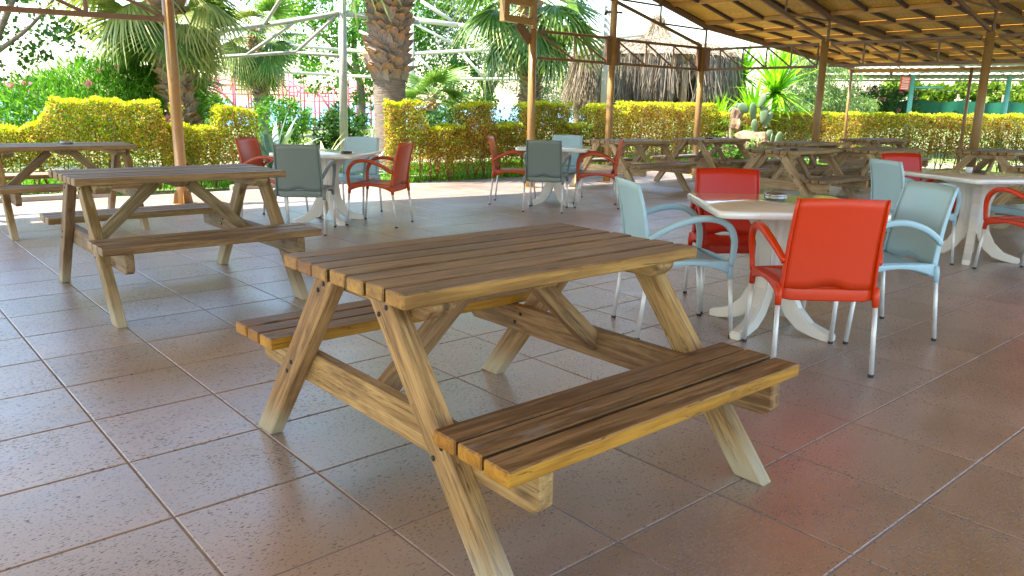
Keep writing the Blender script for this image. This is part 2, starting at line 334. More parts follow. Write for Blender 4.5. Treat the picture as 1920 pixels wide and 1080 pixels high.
_bc = {}
def board_mesh(l, w, t, mat, bev=0.004, cut0=0.0, cut1=0.0, skew0=0.0, skew1=0.0):
    """box with length along X, width along Y, thickness along Z; cut = lower-corner chamfer at ends (in Z);
    skew = end slant along Y"""
    key = (round(l, 4), round(w, 4), round(t, 4), mat.name, bev, cut0, cut1, skew0, skew1)
    if key in _bc: return _bc[key]
    bm = bmesh.new()
    def prof(x, sgn, cut):
        pass
    hl, hw, ht = l / 2, w / 2, t / 2
    # outline in X-Y plane, extruded in Z
    pts = []
    if cut0: pts += [(-hl, hw), (-hl, -hw + cut0 * 0.9), (-hl + cut0, -hw)]
    else: pts += [(-hl + skew0, hw), (-hl - skew0, -hw)]
    if cut1: pts += [(hl - cut1, -hw), (hl, -hw + cut1 * 0.9), (hl, hw)]
    else: pts += [(hl + skew1, -hw), (hl - skew1, hw)]
    n = len(pts)
    vb = [bm.verts.new((x, y, -ht)) for x, y in pts]; vt = [bm.verts.new((x, y, ht)) for x, y in pts]
    bm.faces.new(list(reversed(vb))); bm.faces.new(vt)
    for i in range(n): bm.faces.new((vb[i], vb[(i + 1) % n], vt[(i + 1) % n], vt[i]))
    bmesh.ops.recalc_face_normals(bm, faces=bm.faces)
    if bev: bmesh.ops.bevel(bm, geom=list(bm.edges), offset=bev, segments=1, affect='EDGES', clamp_overlap=True)
    me = bm_mesh(bm, "board", mat); _bc[key] = me; return me
def frame(p, q, up=(0, 0, 1)):
    """matrix with X along p->q, Z as near to up as possible, origin at the midpoint"""
    p, q = Vector(p), Vector(q); x = (q - p).normalized(); u = Vector(up)
    y = u.cross(x)
    if y.length < 1e-4: y = Vector((0, 1, 0)).cross(x)
    y.normalize(); z = x.cross(y)
    m = Matrix((x, y, z)).transposed().to_4x4(); m.translation = (p + q) / 2; return m
def bar(name, p, q, w, t, mat, parent=None, up=(0, 0, 1), bev=0.003, **kw):
    l = (Vector(q) - Vector(p)).length
    return link(name, board_mesh(l, w, t, mat, bev, **kw), parent, frame(p, q, up))
_pc = {}
def tube_mesh(l, r0, r1, mat, seg=12):
    key = (round(l, 3), r0, r1, mat.name, seg)
    if key in _pc: return _pc[key]
    bm = bmesh.new()
    bmesh.ops.create_cone(bm, cap_ends=True, segments=seg, radius1=r0, radius2=r1, depth=l)
    me = bm_mesh(bm, "tube", mat, True)
    _pc[key] = me; return me
def tube(name, p, q, r, mat, parent=None, r1=None, seg=12):
    p, q = Vector(p), Vector(q); d = q - p
    m = d.to_track_quat('Z', 'Y').to_matrix().to_4x4(); m.translation = (p + q) / 2
    return link(name, tube_mesh(d.length, r, r if r1 is None else r1, mat, seg), parent, m)
def sweep(path, rad, seg=8, flat=None):
    """tube along a path. rad: list or number; returns V,F lists (quads)."""
    P = [Vector(p) for p in path]; n = len(P); V = []; F = []
    up = Vector((0, 0, 1)); prev = None
    for i, p in enumerate(P):
        t = (P[min(i + 1, n - 1)] - P[max(i - 1, 0)]).normalized()
        if prev is None:
            a = t.cross(up) if abs(t.z) < 0.95 else t.cross(Vector((0, 1, 0)))
        else: a = prev - t * prev.dot(t)
        a.normalize(); prev = a.copy(); bb = t.cross(a)
        r = rad[i] if isinstance(rad, (list, tuple)) else rad
        for k in range(seg):
            an = 2 * math.pi * k / seg
            V.append(p + a * math.cos(an) * r + bb * math.sin(an) * r)
    for i in range(n - 1):
        for k in range(seg):
            F.append((i * seg + k, i * seg + (k + 1) % seg, (i + 1) * seg + (k + 1) % seg, (i + 1) * seg + k))
    F.append(tuple(reversed(range(seg)))); F.append(tuple(range((n - 1) * seg, n * seg)))
    return V, F
def sweep_obj(name, path, rad, mat, parent=None, seg=8):
    V, F = sweep(path, rad, seg); return link(name, mk(name, V, F, mat, True), parent)

# ------------------------------------------------------------------ the setting: ground, sea, floor
def sheet(name, pts, z, mat, kind='structure'):
    o = link(name, mk(name, [(x, y, z) for x, y in pts], [tuple(range(len(pts)))], mat)); o['kind'] = kind; return o
sheet("ground", [(-80, -40), (400, -40), (400, 420), (40, 260), (0.0, 44), (-80, 44)], -0.05, M['ground'])
sheet("sea", [(-5000, 42), (5000, 42), (6000, 8000), (-6000, 8000)], -3.0, M['sea'])
o = link("beach_slope", mk("beach_slope", [(-80, 44, -0.05), (0.0, 44, -0.05), (40, 260, -0.05), (400, 420, -.05), (-80, 50, -3.1), (-1.5, 50, -3.1), (34, 264, -3.1), (396, 428, -3.1)], [(0, 1, 5, 4), (1, 2, 6, 5), (2, 3, 7, 6)], M['rock'])); o['kind'] = 'structure'

cyw, syw = math.cos(YAW), math.sin(YAW)
def tile_xy(i, j):                      # centre of the tile (i, j)
    X, Y = (1.354 + i + 0.5) * 0.5, (9.8102 - j - 0.5) * 0.5
    return X * cyw - Y * syw, X * syw + Y * cyw
cells = []
for i in range(-40, 60):
    for j in range(-45, 60):
        x, y = tile_xy(i, j); q = np.array([x, y]) - p4; s, n = q @ D, q @ N
        if -24 < s < 6.9 and -1.75 < n < 17: cells.append((x, y))
c4 = [hall(-24.3, 17.3), hall(7.15, 17.3), hall(7.15, -1.98), hall(-24.3, -1.98)]
floor = link("floor", mk("floor", [(c.x, c.y, z) for z in (-0.0035, -0.20) for c in c4],
             [(0, 1, 2, 3), (7, 6, 5, 4), (0, 4, 5, 1), (1, 5, 6, 2), (2, 6, 7, 3), (3, 7, 4, 0)], M['grout'])); floor['kind'] = 'structure'
def tile_geo(bevel=0.003, h=0.5 - 0.008):
    a, c = h / 2, h / 2 - bevel
    V = [(-a, -a, -0.012), (a, -a, -0.012), (a, a, -0.012), (-a, a, -0.012), (-a, -a, -bevel * .6), (a, -a, -bevel * .6), (a, a, -bevel * .6), (-a, a, -bevel * .6),
         (-c, -c, 0), (c, -c, 0), (c, c, 0), (-c, c, 0)]
    F = [(0, 1, 5, 4), (1, 2, 6, 5), (2, 3, 7, 6), (3, 0, 4, 7), (4, 5, 9, 8), (5, 6, 10, 9), (6, 7, 11, 10), (7, 4, 8, 11), (8, 9, 10, 11)]
    return V, F
tV, tF = tile_geo(); tile_me = mk("tile", tV, tF, M['tile'])
def in_view(x, y):
    zc = y * 0.9737 + 1.3 * 0.2277
    if zc < 0.3: return False
    u = 1461 * x / zc; v = 1461 * (1.3 * 0.9737 - y * 0.2277) / zc
    return abs(u) < 1080 and v < 640
vis = sorted([c for c in cells if in_view(*c)], key=lambda c: math.hypot(*c)); near = set(vis[:298])
rv, rf = [], []
for (x, y) in cells:
    dz = -R.random() * 0.0008
    if (x, y) in near:
        m = Matrix.Translation((x, y, dz)) @ Matrix.Rotation(YAW + R.uniform(-.0025, .0025), 4, 'Z'); link("tile", tile_me, floor, m)
    else:
        k = len(rv)
        rv += [(x + a * cyw - c * syw, y + a * syw + c * cyw, z) for a, c, z in tV]; rf += [tuple(k + q for q in f) for f in tF]
o = link("tile", mk("far_tiles", rv, rf, M['tile']), floor); o['kind'] = 'stuff'
# kerb of the planting beds
kb = thing("kerb", "low grey concrete kerb along the foot of the yellow hedges", "kerb")
for a, c_ in (((-24, -2.06), (-10.2, -2.06)), ((-8.6, -2.06), (7.2, -2.06))):
    p, q = hall(*a, 0.02), hall(*c_, 0.02); bar("kerb_stone", p, q, 0.12, 0.10, M['kerb'], kb, bev=0.01)

# ------------------------------------------------------------------ roofed hall: posts, girders, rafters, purlins, boards
H = thing("open_hall", "open sided hall with ochre board roof on brown steel posts and trusses", "canopy")
SL = 0.23
def zr(s):                               # underside of rafters
    if s >= 0: return 2.85 - 0.085 * s
    if s > -7.5: return 2.85 - SL * s
    return 2.85 + SL * 7.5 - SL * (-7.5 - s)
P1 = Vector((-4.215, 9.92, 0)); s1, n1 = -9.74, -0.72
posts = [(0, 0), (-2.58, 0), (-4.44, 0), (0, 2.5), (0, 5.05), (0, 7.6), (0, 10.1)]
for (s, n) in posts:
    p = hall(s, n)
    a = tube("post", p, p + Vector((0, 0, 2.47)), 0.062, M['post'], H, seg=20)
    link("base_plate", board_mesh(0.24, 0.24, 0.012, M['post'], 0.002), H, Matrix.Translation(p + Vector((0, 0, 0.007))) @ Matrix.Rotation(YAW, 4, 'Z'))
a = tube("post", P1, P1 + Vector((0, 0, 3.4)), 0.068, M['post'], H, seg=20)
link("base_plate", board_mesh(0.26, 0.26, 0.012, M['post'], 0.002), H, Matrix.Translation(P1 + Vector((0, 0, 0.007))))
for k in range(4):
    an = k * math.pi / 2 + 0.5
    d = Vector((math.cos(an), math.sin(an), 0))
    o = bar("gusset", P1 + d * 0.095 + Vector((0, 0, 0.013)), P1 + d * 0.07 + Vector((0, 0, 0.16)), 0.05, 0.008, M['post'], H, up=(-math.sin(an), math.cos(an), 0), bev=0.001)
# collar clamp on post 3
c_ = hall(-2.58, 0, 2.86)
tube("post", hall(-2.58, 0, 2.47), hall(-2.58, 0, 3.35), 0.058, M['post'], H, seg=20)
tube("post", hall(-4.44, 0, 2.47), hall(-4.44, 0, 3.75), 0.058, M['post'], H, seg=20)
bar("clamp", c_ - Vector((0.15, 0.05, -.03)), c_ + Vector((0.15, 0.05, 0.03)), 0.03, 0.035, M['steel'], H)
tube("bolt", c_ - Vector((0.17, 0.055, 0)), c_ - Vector((0.13, 0.05, 0)), 0.03, M['bolt'], H, seg=8)

def girder(p, q, zt, zb, nbay, first=0.0, plates=(True, True), flip=False, inset=0.11, ch=0.045, wb=0.026):
    """flat lattice girder between two ground points"""
    p, q = Vector(p), Vector(q); d = (q - p); L = d.length; d.normalize()
    g = bpy.data.objects.new("girder", None); COL.objects.link(g); g.parent = H; g.empty_display_size = .1
    a, e = p + d * inset, q - d * inset
    up = Vector((0, 0, 1))
    bar("top_chord", a + up * zt, e + up * zt, ch, ch, M['steel'], g); bar("bottom_chord", a + up * zb, e + up * zb, ch, ch, M['steel'], g)
    LL = L - 2 * inset
    xs = [first + (LL - first) * k / nbay for k in range(nbay + 1)]
    for k, x in enumerate(xs):
        if 0 < k < nbay or first > 0:
            bar("strut", a + d * x + up * (zb + .023), a + d * x + up * (zt - .023), wb, wb, M['steel'], g)
    for k in range(nbay):
        x0, x1 = (xs[k] + .02, xs[k + 1] - .03)
        if flip: x0, x1 = x1, x0
        bar("brace", a + d * x0 + up * (zt - .023), a + d * x1 + up * (zb + .023), wb, wb, M['steel'], g)
    for fl, end, s_ in ((plates[0], p, 1), (plates[1], q, -1)):
        if fl:
            c = end + d * (0.115 * s_)
            bar("end_plate", c + up * (zb - .035), c + up * (zt + .035), 0.10, 0.06, M['steel'], g, up=(-d.y, d.x, 0))
            for zz in (zb + .04, zt - .04): 
                w_ = Vector((d.y, -d.x, 0)) * .036
                tube("bolt", c + up * zz - w_, c + up * zz + w_, 0.010, M['bolt'], g, seg=6)
    return g
girder(hall(-4.44, 0), hall(-2.58, 0), 2.46, 2.05, 2, 0.0, (False, True))
girder(hall(-2.58, 0), hall(0, 0), 2.45, 2.05, 3, 0.0)
girder(hall(0, 0), hall(0, 2.5), 2.42, 2.05, 4, 0.30, (True, False))
girder(hall(0, 2.5), hall(0, 5.05), 2.42, 2.06, 4, 0.0, (False, False))
girder(hall(0, 5.05), hall(0, 7.6), 2.42, 2.06, 4, 0.0, (False, False))
girder(hall(0, 7.6), hall(0, 10.1), 2.42, 2.06, 4, 0.0, (False, False))
# girder leaving post 1 to the left
Q0 = P1 + Vector((-0.853, -0.522, 0)) * 3.5
girder(Q0, P1 - Vector((-0.853, -0.522, 0)) * 0.02, 2.66, 2.24, 4, 0.0, (False, False), inset=0.05, ch=0.06, wb=0.038)
tube("post", Q0, Q0 + Vector((0, 0, 3.2)), 0.068, M['post'], H, seg=20)
# box bracket at the head of post 2
g = bpy.data.objects.new("head_bracket", None); COL.objects.link(g); g.parent = H
for a, c in (((-5.02, 2.60), (-4.44, 2.58)), ((-5.02, 2.86), (-4.44, 2.86))):
    bar("rail", hall(a[0], 0, a[1]), hall(c[0], 0, c[1]), 0.10, 0.10, M['post'], g)
bar("rail", hall(-5.03, 0, 2.55), hall(-5.03, 0, 3.35), 0.10, 0.12, M['post'], g, up=(-N[0], -N[1], 0))
bar("gusset", hall(-4.76, 0, 2.54), hall(-4.49, 0, 2.28), 0.016, 0.16, M['steel'], g)
# rafters and lattice trusses, n = 0 .. 15
def rafter(n, s0, full=True):
    t = bpy.data.objects.new("rafter_truss", None); COL.objects.link(t); t.parent = H
    off = 0.0
    segs = [(-16.5, -7.5), (-7.5, 0.08), (0.08, 6.15)]
    for a, c in segs:
        z0 = zr(a); z1 = zr(c)
        bar("rafter", hall(a, n, z0), hall(c, n, z1), 0.05, 0.085, M['steel'], t)
    # bottom chord and web
    bar("bottom_chord", hall(-7.5, n, zr(-7.5) - 0.36), hall(-0.05, n, 2.49), 0.045, 0.05, M['steel'], t)
    bar("bottom_chord", hall(-16.5, n, zr(-16.5) - 0.36), hall(-7.5, n, zr(-7.5) - 0.36), 0.045, 0.05, M['steel'], t)
    bar("strut", hall(0.08, n, 2.46), hall(0.08, n, 2.81), 0.036, 0.036, M['steel'], t)
    for k in range(1, 6):
        s = -1.33 * k
        bar("strut", hall(s, n, zr(s) - 0.34), hall(s, n, zr(s) - 0.04), 0.03, 0.03, M['steel'], t)
        sp_ = s + 1.33 if k > 1 else 0.06
        bar("brace", hall(s, n, zr(s) - 0.35), hall(sp_, n, zr(sp_) - 0.05), 0.03, 0.03, M['steel'], t)
    return t
for n in (0.0, 2.5, 5.05, 7.6, 10.1): rafter(n, 0)
# purlins, battens, boards
NMIN, NMAX = -0.10, 11.4  # unseen roof end cut short behind the camera to let in fill light
def pline(s): return NMIN if s > -6 else NMIN - 0.55 * min(1, (-6 - s) / 4)
ss = [-16.5 + 1.125 * k for k in range(9)] + [-7.5 + 1.085 * k for k in range(7)] + [0.10] + [1.14, 2.22, 3.28, 4.30, 5.25, 6.15]
ss = sorted(set(ss))
for s in ss:
    z = zr(s) + 0.075
    bar("purlin", hall(s, pline(s), z), hall(s, NMAX, z), 0.05, 0.065, M['purlin'], H)
bpan = {}
nn = [NMIN + (NMAX - NMIN) * k / 9 for k in range(10)]
for a, c in zip(ss[:-1], ss[1:]):
    if a < -7.6: # hidden half of the roof: long boards
        za, zc = zr(a) + .112, zr(c) + .112
        vs = [hall(a, pline(a), za), hall(c, pline(c), zc), hall(c, NMAX, zc), hall(a, NMAX, za)]
        vs += [v + Vector((0, 0, .018)) for v in vs]
        link("roof_board", mk("roof_board", vs, [(0, 1, 2, 3), (7, 6, 5, 4), (0, 4, 5, 1), (1, 5, 6, 2), (2, 6, 7, 3), (3, 7, 4, 0)], M['osb']), H)
        continue
    for k in range(9):
        gap = 0.004 if a < 0 else 0.007
        n0, n1_ = nn[k] + gap, nn[k + 1] - gap
        s0, s1_ = a + 0.004, c - (0.004 if a < 0 else 0.012)
        p, q = hall(s0, (n0 + n1_) / 2, zr(s0) + .12), hall(s1_, (n0 + n1_) / 2, zr(s1_) + .12)
        link("roof_board", board_mesh((q - p).length, n1_ - n0, 0.016, M['osb'], 0.0), H, frame(p, q))
        if nn[k] < 11:
            for f in (0.0, 0.5):
                nb = nn[k] + f * (nn[k + 1] - nn[k]) + 0.03
                bar("batten", hall(a + .03, nb, zr(a) + .085), hall(c - .03, nb, zr(c) + .085), 0.045, 0.05, M['batten'], H, bev=0)
# roof sheet above the inner slopes
vs = []
for s in (-16.6, -7.5, 0.2):
    for n in (pline(s) - .05, NMAX + .05): vs.append(hall(s, n, zr(s) + .17))
link("roof_sheet", mk("roof_sheet", vs, [(0, 1, 3, 2), (2, 3, 5, 4)], M['sheet']), H)
# slim outer props and eave beam
bar("eave_beam", hall(6.12, -0.1, 2.27), hall(6.12, NMAX, 2.27), 0.06, 0.07, M['purlin'], H)
for n in (0.03, 2.72, 5.3):
    tube("prop", hall(6.0, n), hall(6.0, n, 2.30), 0.035, M['post'], H, seg=10)
bar("bracket", hall(6.2, 0.9, 2.24), hall(6.2, 0.9, 2.08), 0.05, 0.07, M['steel'], H)

# ------------------------------------------------------------------ picnic tables
def picnic(name, label, loc, ang, dims, mats, group="wooden picnic tables under the hall roof", detail=True, holes=True):
    L, Wd, zt, bi, bo, zb, xf, yf = dims; top_m, bench_m, leg_m = mats
    T = thing(name, label, "picnic table", (loc[0], loc[1], 0), ang, group)
    th = 0.045; pw = Wd / 7; r = R.random
    for k in range(7):
        y = -Wd / 2 + pw * (k + .5); dl = R.uniform(-.006, .006)
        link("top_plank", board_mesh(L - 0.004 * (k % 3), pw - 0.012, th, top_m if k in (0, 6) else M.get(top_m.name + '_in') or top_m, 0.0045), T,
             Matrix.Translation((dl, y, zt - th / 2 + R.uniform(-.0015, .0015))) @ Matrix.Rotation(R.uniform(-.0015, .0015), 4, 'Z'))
    bw = (bo - bi) / 3
    for sy in (-1, 1):
        for k in range(3):
            y = sy * (bi + bw * (k + .5)); dl = R.uniform(-.006, .006)
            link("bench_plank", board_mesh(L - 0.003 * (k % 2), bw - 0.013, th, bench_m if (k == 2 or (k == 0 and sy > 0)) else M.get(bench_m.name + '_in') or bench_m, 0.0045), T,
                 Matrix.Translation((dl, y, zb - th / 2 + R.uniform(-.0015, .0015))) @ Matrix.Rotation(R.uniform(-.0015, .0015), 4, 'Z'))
    ztu = zt - th - .001; zbu = zb - th - .001
    lw, lt = 0.098, 0.058
    yt = 0.16
    for sx in (-1, 1):
        xl = sx * (xf)                                   # leg plane centre
        for sy in (-1, 1):
            # leg as a sheared prism: horizontal cuts top and bottom
            y0, y1 = sy * (yf - 0.03), sy * yt; ln = math.hypot(y1 - y0, ztu); hwid = lw / 2 * ln / ztu
            # local frame of the leg: X along it, Y across it in the end plane, Z through it
            p, q = Vector((xl, y0, 0.0)), Vector((xl, y1, ztu)); X = (q - p).normalized(); Z = Vector((1, 0, 0)); Y = Z.cross(X)
            m = Matrix((X, Y, Z)).transposed().to_4x4(); m.translation = (p + q) / 2
            mi = m.inverted()
            pts = []
            for (yy, zz) in ((y0 - hwid, 0), (y0 + hwid, 0), (y1 + hwid, ztu), (y1 - hwid, ztu)):
                for xx in (xl - lt / 2, xl + lt / 2): pts.append(mi @ Vector((xx, yy, zz)))
            bm = bmesh.new(); vs = [bm.verts.new(v) for v in pts]
            for f in ((0, 1, 3, 2), (2, 3, 5, 4), (4, 5, 7, 6), (6, 7, 1, 0), (0, 2, 4, 6), (1, 7, 5, 3)): bm.faces.new([vs[i] for i in f])
            bmesh.ops.recalc_face_normals(bm, faces=bm.faces)
            bmesh.ops.bevel(bm, geom=list(bm.edges), offset=0.005, segments=1, affect='EDGES')
            link("leg", bm_mesh(bm, "leg", leg_m), T, m)
            if detail:
                zc = zbu - 0.055; f = zc / ztu; yc = y0 + (y1 - y0) * f
                for dy, dz in ((-0.018, 0.022), (0.02, -0.022)):
                    xo = xl + sx * lt / 2
                    m2 = Matrix.Translation((xo, yc + dy, zc + dz)) @ Matrix.Rotation(math.pi / 2, 4, 'Y')
                    link("bolt", BOLT, T, m2)
                    xi = xl - sx * (lt / 2 + 0.05)
                    m2 = Matrix.Translation((xi, yc + dy, zc + dz)) @ Matrix.Rotation(math.pi / 2, 4, 'Y'); link("bolt", BOLT, T, m2)
                zc = ztu - .045; f = zc / ztu; yc = y0 + (y1 - y0) * f
                for dy, dz in ((-0.02, 0.016), (0.022, -0.012)):
                    m2 = Matrix.Translation((xl + sx * lt / 2, yc + dy, zc + dz)) @ Matrix.Rotation(math.pi / 2, 4, 'Y'); link("bolt", BOLT, T, m2)
        # bench beam and top cleat, on the inner side of the legs
        xb = xl - sx * (lt / 2 + 0.024)
        bl = 2 * bo - 0.03
        m = Matrix(((0, 0, 1, xb), (1, 0, 0, 0), (0, 1, 0, zbu - 0.060), (0, 0, 0, 1)))
        link("cross_beam", board_mesh(bl, 0.12, 0.05, leg_m, 0.005, 0.028, 0.028), T, m)
        m = Matrix(((0, 0, 1, xl - sx * (lt / 2 + 0.047)), (1, 0, 0, 0), (0, 1, 0, ztu - 0.029), (0, 0, 0, 1)))
        link("top_cleat", board_mesh(Wd - 0.05, 0.058, 0.092, leg_m, 0.005, 0.042, 0.042), T, m)
        # second short cleat ends seen beyond the legs
        # diagonal brace
        q = Vector((sx * 0.10, 0, ztu - .025)); p = Vector((xb - sx * 0.01, 0, zbu - 0.06))
        bar("brace", p, q, 0.045, 0.075, leg_m, T, up=(-0.3, 0, 1), bev=0.004)
    m = Matrix(((0, 0, 1, 0), (1, 0, 0, 0), (0, 1, 0, ztu - 0.023), (0, 0, 0, 1)))
    link("middle_cleat", board_mesh(Wd - 0.20, 0.045, 0.09, leg_m, 0.005, 0.03, 0.03), T, m)
    return T
BOLT = tube_mesh(0.006, 0.0085, 0.0075, M['bolt'], 8)
d1 = (1.325, 0.766, 0.791, 0.511, 0.849, 0.449, 0.585, 0.777)
d2 = (1.33, 0.735, 0.832, 0.535, 0.889, 0.487, 0.575, 0.765)
d3 = (1.322, 0.766, 0.791, 0.511, 0.849, 0.449, 0.585, 0.777)
mt1 = (M['wood_top'], M['wood_bench'], M['wood_leg']); mt2 = (M['wood_back'], M['wood_back'], M['wood_leg2']); mt3 = (M['wood_dark2'], M['wood_dark2'], M['wood_grey'])
A = math.radians
picnic("picnic_table", "large yellowish wooden picnic table nearest the camera in the middle of the tiled floor", (-0.045, 2.783), 0.713, d1, mt1)
picnic("picnic_table", "brown picnic table left of the nearest one, in front of the leftmost ochre post", (-2.342, 5.336), 0.708, d2, mt2)
picnic("picnic_table", "picnic table at the left edge with a small ashtray on top, beside the yellow hedge", (-4.667, 8.093), 0.690, d2, mt2)
picnic("picnic_table", "weathered picnic table behind the orange chair of the middle group, close to the hedge", (1.895, 12.916), A(38.5), d3, mt3, detail=True)
picnic("picnic_table", "weathered picnic table with dark ashtray by the corner post, left of the cactus", (3.546, 14.286), A(42), d3, mt3, detail=False)
front6 = picnic("picnic_table", "grey picnic table right behind the red chair back with two small trays on its top", (3.847, 10.914), A(42), d3, mt3)
picnic("picnic_table", "grey picnic table just right of the one with two trays, behind the pale blue chairs", (5.257, 11.475), A(42), d3, mt3, detail=False)
picnic("picnic_table", "grey picnic table right of the driftwood stump, crossed by a brown post", (4.873, 13.415), A(40), d3, mt3, detail=False)
picnic("picnic_table", "farthest picnic table in front of the long clipped hedge beside a slim prop", (7.111, 15.685), A(38), d3, mt3, detail=False)
picnic("picnic_table", "dark picnic table at the right edge behind the thick brown post", (7.102, 11.652), A(45), d3, mt3, detail=False)
picnic("picnic_table", "picnic table cut by the right edge, half hidden behind the right white table", (5.75, 8.15), A(41), d3, mt3, detail=False)

# ------------------------------------------------------------------ plastic armchairs
def grid_panel(fn, nu, nv, th):
    """closed panel from fn(u,v)->(point, normal) with thickness th"""
    V, F = [], []
    for side in (0, 1):
        for i in range(nu + 1):
            for j in range(nv + 1):
                p, n = fn(i / nu, j / nv); V.append(p + n * (th * (0.5 - side)))
    o = (nu + 1) * (nv + 1)
    ix = lambda i, j, s: s * o + i * (nv + 1) + j
    for i in range(nu):
        for j in range(nv):
            F.append((ix(i, j, 0), ix(i + 1, j, 0), ix(i + 1, j + 1, 0), ix(i, j + 1, 0)))
            F.append((ix(i, j, 1), ix(i, j + 1, 1), ix(i + 1, j + 1, 1), ix(i + 1, j, 1)))
    for i in range(nu):
        F.append((ix(i, 0, 0), ix(i, 0, 1), ix(i + 1, 0, 1), ix(i + 1, 0, 0))); F.append((ix(i, nv, 0), ix(i + 1, nv, 0), ix(i + 1, nv, 1), ix(i, nv, 1)))
    for j in range(nv):
        F.append((ix(0, j, 0), ix(0, j + 1, 0), ix(0, j + 1, 1), ix(0, j, 1))); F.append((ix(nu, j, 0), ix(nu, j, 1), ix(nu, j + 1, 1), ix(nu, j + 1, 0)))
    return V, F
def finish(V, F, name, mat, bevel=0.003, sub=0):
    me = mk(name, V, F, mat); bm = bmesh.new(); bm.from_mesh(me); bmesh.ops.recalc_face_normals(bm, faces=bm.faces)
    if bevel:
        es = [e for e in bm.edges if len(e.link_faces) == 2 and e.calc_face_angle() > 0.9]
        bmesh.ops.bevel(bm, geom=es, offset=bevel, segments=2, affect='EDGES', clamp_overlap=True)
    bm.to_mesh(me); bm.free(); me.polygons.foreach_set("use_smooth", [True] * len(me.polygons)); return me
def ribbon(path, w, t, wdir, closed=False):
    """rounded rectangular section swept along path; wdir = width direction; w,t lists"""
    P = [Vector(p) for p in path]; n = len(P); V = []; F = []; K = 8
    for i, p in enumerate(P):
        tg = (P[min(i + 1, n - 1)] - P[max(i - 1, 0)]).normalized()
        wd = Vector(wdir[i] if isinstance(wdir, list) else wdir); wd = (wd - tg * wd.dot(tg)).normalized(); nn_ = tg.cross(wd)
        ww = w[i] if isinstance(w, list) else w; tt = t[i] if isinstance(t, list) else t
        c = 0.28
        for a, e in ((-1, -1 + c * 1.5), (-1 + c, -1), (1 - c, -1), (1, -1 + c * 1.5), (1, 1 - c * 1.5), (1 - c, 1), (-1 + c, 1), (-1, 1 - c * 1.5)):
            V.append(p + wd * (a * ww / 2) + nn_ * (e * tt / 2))
    for i in range(n - 1):
        for k in range(K): F.append((i * K + k, i * K + (k + 1) % K, (i + 1) * K + (k + 1) % K, (i + 1) * K + k))
    F.append(tuple(reversed(range(K)))); F.append(tuple(range((n - 1) * K, n * K)))
    return V, F
def catmull(pts, sub=6):
    P = [Vector(p) for p in pts]; P = [P[0] * 2 - P[1]] + P + [P[-1] * 2 - P[-2]]; out_ = []
    for i in range(1, len(P) - 2):
        for k in range(sub):
            t = k / sub; a, b_, c, d = P[i - 1:i + 3]
            out_.append(0.5 * ((2 * b_) + (c - a) * t + (2 * a - 5 * b_ + 4 * c - d) * t * t + (3 * b_ - a - 3 * c + d) * t ** 3))
    out_.append(P[-2]); return out_
def merge(parts):
    V, F = [], []
    for v, f in parts:
        k = len(V); V += list(v); F += [tuple(k + i for i in q) for q in f]
    return V, F
def back_y(z):                    # rear profile of the backrest
    t = (z - 0.40) / 0.5
    return -0.245 - 0.02 * t - 0.070 * t * t
_cm = {}
